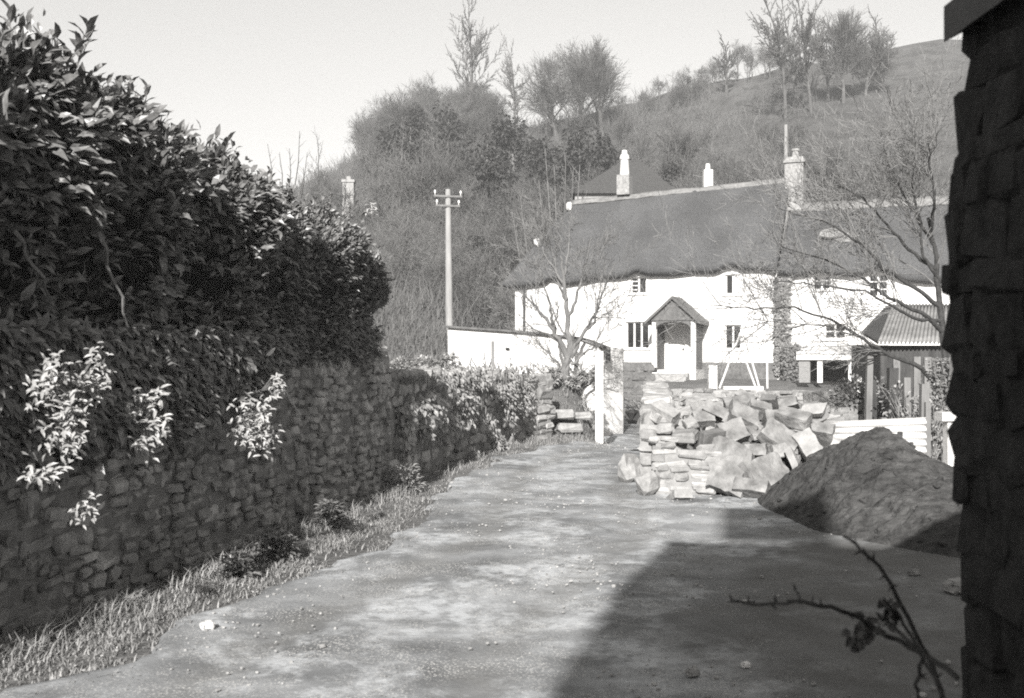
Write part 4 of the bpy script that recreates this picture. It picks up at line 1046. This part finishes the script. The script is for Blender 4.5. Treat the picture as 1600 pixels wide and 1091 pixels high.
GE = 'dark ivy clad trees of the hillside wood'; LE = 'dark ivy clad evergreen among the bare hillside trees'
eprotos = [evergreen('evergreen_tree', LE, 211, 8, 3.6, 3600, group=GE), evergreen('evergreen_tree', LE, 212, 9, 2.6, 3200, group=GE)]
rr = random.Random(221)
used = set()
def plant(pl_, i, px, Y, sc):
    x = (px - 800) / F * Y; z = gz(x, Y) - .3; sz = sc * rr.uniform(.85, 1.15); loc = (x, Y, z); o = pl_[i]
    if o.name not in used: used.add(o.name); o.location = loc; o.scale = (sz,) * 3; return o
    return copy_thing(o, loc, rr.uniform(0, 6.28), (sz * rr.uniform(.85, 1.15), sz, sz))
# crest clump, left
for i in range(56): plant(protos, rr.choice((0, 1, 1)), rr.uniform(572, 790), rr.uniform(122, 150), rr.uniform(.62, .8))
# body of the wood
for i in range(95):
    px = rr.uniform(500, 1010) if i < 66 else rr.uniform(1000, 1260); Y = rr.uniform(60, 120) if i < 66 else rr.uniform(60, 92); plant(protos, rr.choice((0, 1, 2, 3, 3)), px, Y, rr.uniform(.45, .75))
for i in range(34): plant(protos, 3, rr.uniform(560, 900), rr.uniform(48, 62), rr.uniform(.3, .5))
for i in range(14): plant(protos, rr.choice((0, 1, 3)), rr.uniform(1240, 1500), rr.uniform(58, 80), rr.uniform(.45, .7))
for i in range(9): plant(protos, rr.choice((0, 1)), rr.uniform(960, 1200), rr.uniform(135, 148), rr.uniform(.25, .45))
for px, Y, s_ in ((800, 95, 1), (850, 90, 1.1), (905, 88, 1.0), (940, 85, .9), (700, 100, 1), (760, 78, .8), (640, 85, .8), (1060, 90, .7), (600, 100, .9), (740, 60, .5), (780, 58, .45), (820, 64, .5), (650, 110, .9), (980, 78, .7), (1050, 78, .6)):
    plant(eprotos, rr.choice((0, 1)), px, Y, s_)
# trees one can tell apart on the skyline
def sky_tree(px, py_top, Y, prm, r, label, seed, cm='twig_far', st=.6):
    x = (px - 800) / F * Y; z = gz(x, Y) - .3; H = EYE + (HOR - py_top) / F * Y - z
    bare_tree('bare_tree', label, seed, H * (1.22 if st < .6 else .97), r, prm, (x, Y, z), cm=cm, scale_trunk=st)
TALL = dict(oval=1, wob=.09, rmin=.028, kids=[20, 8, 6, 4], ang=.6, len=.3, start0=.3, up=.5, rr=.4)
RND = dict(rmin=.018, kids=[11, 7, 6, 4], ang=.55, len=.72, start0=.3, up=.5, rr=.45)
sky_tree(734, 22, 140, TALL, .2, 'tallest slender bare tree rising alone from the left crest', 231, st=.78)
sky_tree(905, 62, 135, RND, .3, 'broad round crowned bare tree on the skyline', 232, st=.42)
sky_tree(940, 60, 137, RND, .26, 'second broad bare tree just right of the round crowned one', 233, st=.42)
sky_tree(870, 85, 138, RND, .3, 'smaller bare tree left of the round crowned pair', 234, st=.42)
sky_tree(806, 75, 145, TALL, .18, 'thin faint bare tree between the slender tree and the round pair', 235, 'twig_pale', st=.75)
sky_tree(1228, 15, 118, TALL, .2, 'leftmost tall bare tree of the row on the right hillside', 236, st=.8)
sky_tree(1268, 18, 120, TALL, .19, 'second tall bare tree of the row on the right hillside', 237, st=.8)
sky_tree(1318, 12, 122, RND, .22, 'widest bare tree of the row on the right hillside', 238, st=.42)
sky_tree(1352, 30, 125, RND, .2, 'rightmost bare tree of the hillside row', 239, st=.42)
sky_tree(1135, 75, 140, TALL, .2, 'thin bare tree on the ridge above the cottage chimney', 240, st=.75)
sky_tree(1246, 25, 124, TALL, .2, 'tall bare tree between the first two of the right hillside row', 251, st=.75)
sky_tree(1294, 20, 126, TALL, .2, 'tall bare tree left of the widest one of the right hillside row', 252, st=.75)
sky_tree(1384, 34, 132, TALL, .18, 'last slender bare tree at the right end of the hillside row', 253, st=.7)
for i in range(15): plant(protos, rr.choice((0, 1, 2)), rr.uniform(990, 1250), rr.uniform(138, 150), rr.uniform(.3, .62))
# young thin stems right behind the cottage hip
bs = thing('sapling_clump', 'clump of thin pale upright saplings behind the left hip of the thatch', 'saplings', (P(870, 0, 52).x, 52, gz(P(870, 0, 52).x, 52))); mb = MB(); rr = random.Random(556)
for a_, b_, c_ in ((852, 236, 874), (866, 262, 876), (884, 240, 880), (896, 262, 884), (906, 258, 890), (842, 282, 866), (812, 300, 840), (800, 330, 832)):
    p0 = P(c_, 420, 52); p0.z = gz(p0.x, 52); p1 = P(a_, b_, 52 + rr.uniform(-1, 1)); m_ = (p0 + p1) / 2; mb.tube([p0, m_, p1], [.06, .045, .02], 5, False)
    for k in range(9): q = m_.lerp(p1, k / 9); mb.tube([q, q + Vector((rr.gauss(0, .3), rr.gauss(0, .3), .6))], [.015, .008], 3, False)
mb.build('stems', 'twig_pale', bs)
# hillside scrub (nobody could count it)
mb = MB(); rr = random.Random(241)
def tuft3(x, y, z, h, n):
    for i in range(n):
        a = rr.uniform(0, 6.28); sp_ = rr.uniform(.1, .8) * h; b = Vector((x + rr.gauss(0, h * .3), y + rr.gauss(0, h * .3), z - .1)); t = b + Vector((math.cos(a) * sp_, math.sin(a) * sp_, h * rr.uniform(.5, 1.1)))
        m_ = (b + t) / 2 + Vector((rr.gauss(0, .08) * h, 0, .1 * h)); r_ = .012 + .0001 * y; o = len(mb.v)
        pr = Vector((r_, 0, 0)); pq = Vector((0, r_, r_)); mb.v.extend([b - pr, b + pr, b + pq, m_ - pr * .8, m_ + pr * .8, m_ + pq * .8, t])
        mb.f.extend([(o, o+1, o+4, o+3), (o+1, o+2, o+5, o+4), (o+2, o, o+3, o+5), (o+3, o+4, o+6), (o+4, o+5, o+6), (o+5, o+3, o+6)])
for i in range(5200):
    Y = 44 + 105 * rr.random() ** 1.2; px = rr.uniform(440, 1300 if rr.random() < .75 else 1520); x = (px - 800) / F * Y
    if HA.x - 1 < x < 17 and Y < 56: continue
    if px > 1120 and Y > 88 and rr.random() < .88: continue
    tuft3(x, Y, gz(x, Y), rr.uniform(.6, 2.0) * (1 if Y < 90 else 1.4), 12)
for i in range(900):
    Y = rr.uniform(23, 46); px = rr.uniform(540, 806); x = (px - 800) / F * Y
    if x > -1.7 and 23.5 < Y < 34: continue
    tuft3(x, Y, gz(x, Y), rr.uniform(.25, .9), 14)
o = mb.build('scrub', 'scrub', origin=(0, 0, 0)); tag(o, kind='stuff')

# bare garden tree before the cottage, limbs follow the photograph
def limb_tree(name, label, Y, limbs, m_t, m_c, seed, twigs, tw_len, base_r, depth=.6, cat='tree', tl=.1, rmin=.006):
    """limbs: (list of px points, r0, r1)"""
    rr = random.Random(seed); p0 = P(*limbs[0][0][0], Y); root = thing(name, label, cat, p0)
    t = MB(); c = MB()
    for li, (pp, r0, r1) in enumerate(limbs):
        n = len(pp); dy = rr.uniform(-depth, depth) if li else 0; pts = [P(a, b, Y + dy * (i / (n - 1)) ** .8) for i, (a, b) in enumerate(pp)]
        # smooth
        q = []
        for i in range(n - 1):
            for k in range(4): q.append(pts[i].lerp(pts[i + 1], k / 4) + Vector((rr.gauss(0, .012), 0, rr.gauss(0, .012))))
        q.append(pts[-1]); rads = [lerp(r0, r1, (i / (len(q) - 1)) ** .7) for i in range(len(q))]; t.tube(q, rads, 8)
        for k in range(int(twigs * (.4 if li == 0 else 1))):
            i = rr.randint(int(len(q) * .3), len(q) - 2); ax = (q[i + 1] - q[i]).normalized(); az = rr.uniform(0, 6.28)
            side = ax.cross(Vector((math.cos(az), math.sin(az), .3))).normalized(); d = ax * .75 + side * .7 + Vector((0, 0, .15))
            prm = dict(seg=4, wob=.13, up=.9, taper=.4, levels=2, tl=-1, kids=[5, 4, 0], start=.25, start0=.25, ang=.6, len=.5, rr=.6)
            grow(t, c, q[i], d, tw_len * rr.uniform(.5, 1.2), max(rmin, rads[i] * .35), 0, rr, prm)
    t.build('trunk', m_t, root); c.build('crown', m_c, root)
limb_tree('bare_tree', 'bare many stemmed garden tree standing before the white outbuilding', 22.4,
    [([(882, 610), (884, 570), (892, 545), (888, 520), (884, 470), (880, 430), (876, 400)], .115, .02),
     ([(888, 560), (872, 530), (858, 505), (838, 480), (815, 455)], .07, .012),
     ([(870, 528), (862, 500), (858, 470), (845, 430), (835, 400)], .05, .01),
     ([(886, 500), (900, 470), (906, 440), (918, 400), (925, 370)], .045, .008),
     ([(892, 560), (910, 525), (930, 490), (945, 450), (962, 410)], .05, .01),
     ([(893, 570), (915, 550), (935, 542), (955, 530)], .035, .01),
     ([(895, 545), (912, 520), (928, 505), (935, 470), (940, 430)], .04, .01),
     ([(884, 450), (866, 420), (850, 395), (842, 365)], .03, .008),
     ([(884, 470), (872, 440), (868, 410), (858, 375)], .035, .008),
     ([(890, 560), (905, 580), (912, 608)], .02, .012),
     ([(874, 535), (850, 520), (830, 512), (808, 490)], .03, .008),
     ([(882, 430), (888, 395), (890, 350)], .03, .006)], 'bark_mid', 'bark_mid', 301, 9, .85, .1)
limb_tree('bare_tree', 'twiggy bare tree leaning out from behind the dark stone building', 16.6,
    [([(1500, 700), (1496, 660), (1488, 610), (1478, 560), (1468, 470), (1462, 400), (1450, 340)], 0.105, 0.0240),
     ([(1485, 620), (1440, 575), (1390, 555), (1350, 530), (1300, 500), (1240, 480), (1180, 482), (1110, 478)], 0.045, 0.0064),
     ([(1475, 520), (1440, 490), (1390, 465), (1340, 430), (1290, 405), (1220, 385)], 0.042, 0.0080),
     ([(1468, 480), (1430, 450), (1380, 420), (1345, 380), (1300, 350), (1240, 335)], 0.039, 0.0080),
     ([(1462, 420), (1420, 390), (1385, 350), (1350, 310), (1310, 290)], 0.033, 0.0080),
     ([(1458, 380), (1430, 340), (1410, 300), (1390, 260), (1380, 225)], 0.030, 0.0080),
     ([(1455, 360), (1460, 310), (1455, 260), (1450, 220)], 0.030, 0.0080),
     ([(1470, 500), (1430, 500), (1395, 480), (1350, 455), (1270, 445), (1215, 440)], 0.033, 0.0064),
     ([(1350, 530), (1290, 510), (1230, 505), (1170, 500)], 0.015, 0.0048),
     ([(1470, 440), (1440, 400), (1440, 350), (1425, 300), (1430, 240)], 0.030, 0.0080)], 'bark_dark', 'bark_mid', 302, 16, 1.1, .1, depth=1.4, rmin=.0075)
# creeper clump up that tree
mb = MB(); rr = random.Random(311); rt = thing('creeper', 'ragged creeper over the stem beside the dark stone building', 'creeper', P(1485, 700, 16.4)); st = MB()
for i in range(1500):
    py = rr.uniform(560, 700); p_ = P(1472 + rr.gauss(0, 12), py, 16.3 + rr.uniform(-.15, .3)); l = rr.uniform(.03, .06); mb.leaf(p_, Vector((rr.gauss(-.3, .6), rr.gauss(-.3, .5), rr.gauss(0, .5))), Vector((0, -.6, .6)), l, l * .6)
for i in range(12):
    x = 1462 + i * 3; st.tube([P(x + rr.gauss(0, 5), 705, 16.4), P(x + rr.gauss(0, 8), 640, 16.3), P(x + rr.gauss(0, 10), 560, 16.2)], .012, 4)
st.build('twigs', 'bark_mid', rt); mb.build('leaves', 'leaf', rt)
# dark tangle in front of the shed
def bush(px, py, Y, rx, h, n, label, m, L, name='bush', tw=40, tm='bark_dark'):
    rr = random.Random(px + py); c = P(px, py, Y); c.z = gz(c.x, c.y) if name != 'bank_plant' else gz(c.x, c.y); root = thing(name, label, 'bush', c); mb = MB(); st = MB()
    cl = [Vector((rr.uniform(-rx, rx), rr.uniform(-rx * .4, rx * .4), rr.uniform(.15, .95) * h)) for _ in range(14)]
    for i in range(n):
        q = rr.choice(cl); v = Vector((rr.gauss(0, 1), rr.gauss(0, 1), rr.gauss(0, 1))).normalized() * rr.uniform(.5, 1) * h * .28; l = L * rr.uniform(.6, 1.3)
        mb.leaf(c + q + v, v, Vector((rr.gauss(0, .6), -.5, 1)), l, l * .55)
    for i in range(tw):
        q = rr.choice(cl); st.tube([c + Vector((q.x * .5, q.y * .5, 0)), c + q * .6 + Vector((rr.gauss(0, .05), 0, 0)), c + q * 1.15 + Vector((rr.gauss(0, .15), 0, rr.uniform(0, .2)))], [.012, .008, .004], 4)
    st.build('twigs', tm, root); mb.build('leaves', m, root)
bush(1400, 640, 17.5, .8, .95, 1800, 'dark evergreen bush in front of the timber shed', 'leaf', .07)
bush(1450, 640, 15.8, .45, 1.0, 600, 'half bare bush at the right end of the corrugated sheet', 'leaf_wall', .06, tw=70, tm='bark_mid')
bush(1325, 600, 23, .9, .55, 350, 'low straggly bush before the lean-to posts', 'leaf_wall', .06, tw=70)
bush(890, 610, 22.0, .75, .3, 2600, 'low leafy ground ivy on the bank under the garden tree', 'leaf_wall', .07, 'bank_plant')
bush(760, 590, 21.2, .8, .38, 2600, 'rounded clipped evergreen hump showing over the ivy wall', 'leaf', .05)
bush(640, 590, 22.5, 1.0, .5, 1500, 'tangled brambles on the bank between ivy bush and outbuilding', 'leaf_wall', .07, tw=90, tm='bark_mid')
bush(1005, 600, 30.5, .6, .45, 400, 'small grey shrub beside the porch steps', 'leaf_wall', .06)
# bright stony outcrop at the end of the hedge, pale lump on the wall
for px, py, Y, s_, lab in ((568, 540, 13.9, .34, 'bright broken masonry block just past the end of the hedge'), (562, 560, 13.7, .22, 'lower pale block under the bright masonry'), (590, 560, 14.2, .28, 'pale ragged boulder right of the bright masonry'),
                           (693, 586, 16.5, .16, 'round white stone on top of the ivy wall'), (672, 606, 15.4, .3, 'pale squarish coping stone on the ivy wall')):
    mb = MB(); mb.stone(P(px, py, Y), (s_, s_, s_ * (1.3 if py < 561 else 1)), rotz(.3), .35, .5); tag(mb.build('boulder', 'stone_pale' if py != 586 else 'white_paint'), lab, 'boulder')
# pale stones on the bank before the outbuilding
for px, py, Y, s_, lab in ((875, 648, 20.9, .34, 'flat pale stone high on the bank before the outbuilding'), (905, 655, 21.3, .28, 'pale stone right of the flat one on the bank'), (890, 668, 20.8, .3, 'lowest pale stone on the bank before the outbuilding')):
    c = P(px, py, Y); mb = MB(); mb.stone((c.x, c.y, max(c.z, gz(c.x, c.y))), (s_ * 1.6, s_, s_ * .5), rotz(.2), .3, .5); tag(mb.build('boulder', 'stone_pale'), lab, 'boulder')

# foreground bramble, close to the camera
br = thing('bramble', 'dark thorny bramble stems with withered leaves in the near corner', 'bramble', P(1500, 1120, 2.4))
mb = MB(); lv = MB(); rr = random.Random(401)
def stem(pp, r0, r1, Y, thorns=6):
    pts = []
    n = len(pp)
    for i in range(n - 1):
        for k in range(3): a, b = pp[i]; c_, d_ = pp[i + 1]; t = k / 3; pts.append(P(lerp(a, c_, t) + rr.gauss(0, 1.5), lerp(b, d_, t) + rr.gauss(0, 1.5), Y + .05 * math.sin(i + t)))
    pts.append(P(*pp[-1], Y)); mb.tube(pts, [lerp(r0, r1, i / (len(pts) - 1)) for i in range(len(pts))], 7)
    for i in range(thorns):
        q = rr.choice(pts[1:]); d = Vector((rr.gauss(0, 1), rr.gauss(0, .4), rr.gauss(.3, 1))).normalized(); mb.tube([q, q + d * .018], [.0035, .001], 4)
stem([(1475, 1100), (1455, 1040), (1430, 990), (1400, 930), (1375, 885), (1345, 858), (1318, 838)], .0065, .003, 2.4, 12)
stem([(1500, 1060), (1440, 1020), (1385, 995), (1340, 965), (1300, 948), (1250, 940), (1215, 943), (1180, 944), (1145, 939)], .0065, .0028, 2.3, 18)
stem([(1250, 940), (1246, 930), (1242, 921)], .003, .001, 2.3, 1)
stem([(1440, 1030), (1430, 1070), (1436, 1100)], .0045, .004, 2.35, 3)
stem([(1430, 1010), (1400, 985), (1385, 968), (1370, 958)], .0045, .003, 2.4, 5)
stem([(1460, 1060), (1425, 1000), (1405, 960), (1380, 935)], .0045, .003, 2.5, 4)
for cx_, cy_, n_, sz in ((1338, 995, 16, .022), (1350, 972, 9, .02), (1392, 960, 14, .022), (1368, 985, 10, .02)):
    for i in range(n_):
        lv.leaf(P(cx_ + rr.gauss(0, 6), cy_ + rr.gauss(0, 7), 2.32 + rr.uniform(-.02, .03)), Vector((rr.gauss(0, 1), rr.gauss(0, 1), rr.gauss(-.4, .8))), Vector((rr.gauss(0, 1), -1, rr.gauss(0, 1))), sz * rr.uniform(.8, 1.6), sz)
mb.build('stems', 'bark_dark', br); lv.build('leaves', 'wood_dark', br)

# ------------------------------------------------------------------ air
hz = MB(); hz.box((20, 60, 28), (380, 250, 82)); ho = hz.build('haze', M['glass']); tag(ho, kind='stuff')
hm = bpy.data.materials.new('haze'); hm.use_nodes = True; hn = hm.node_tree; hn.nodes.clear()
pv = hn.nodes.new('ShaderNodeVolumePrincipled'); pv.inputs['Color'].default_value = (.95, .95, .95, 1); pv.inputs['Density'].default_value = .0014
oo = hn.nodes.new('ShaderNodeOutputMaterial'); hn.links.new(pv.outputs[0], oo.inputs['Volume']); ho.data.materials.clear(); ho.data.materials.append(hm)

for o in C.objects:
    if o.parent is None and 'category' in o and 'kind' not in o: o['kind'] = 'thing'
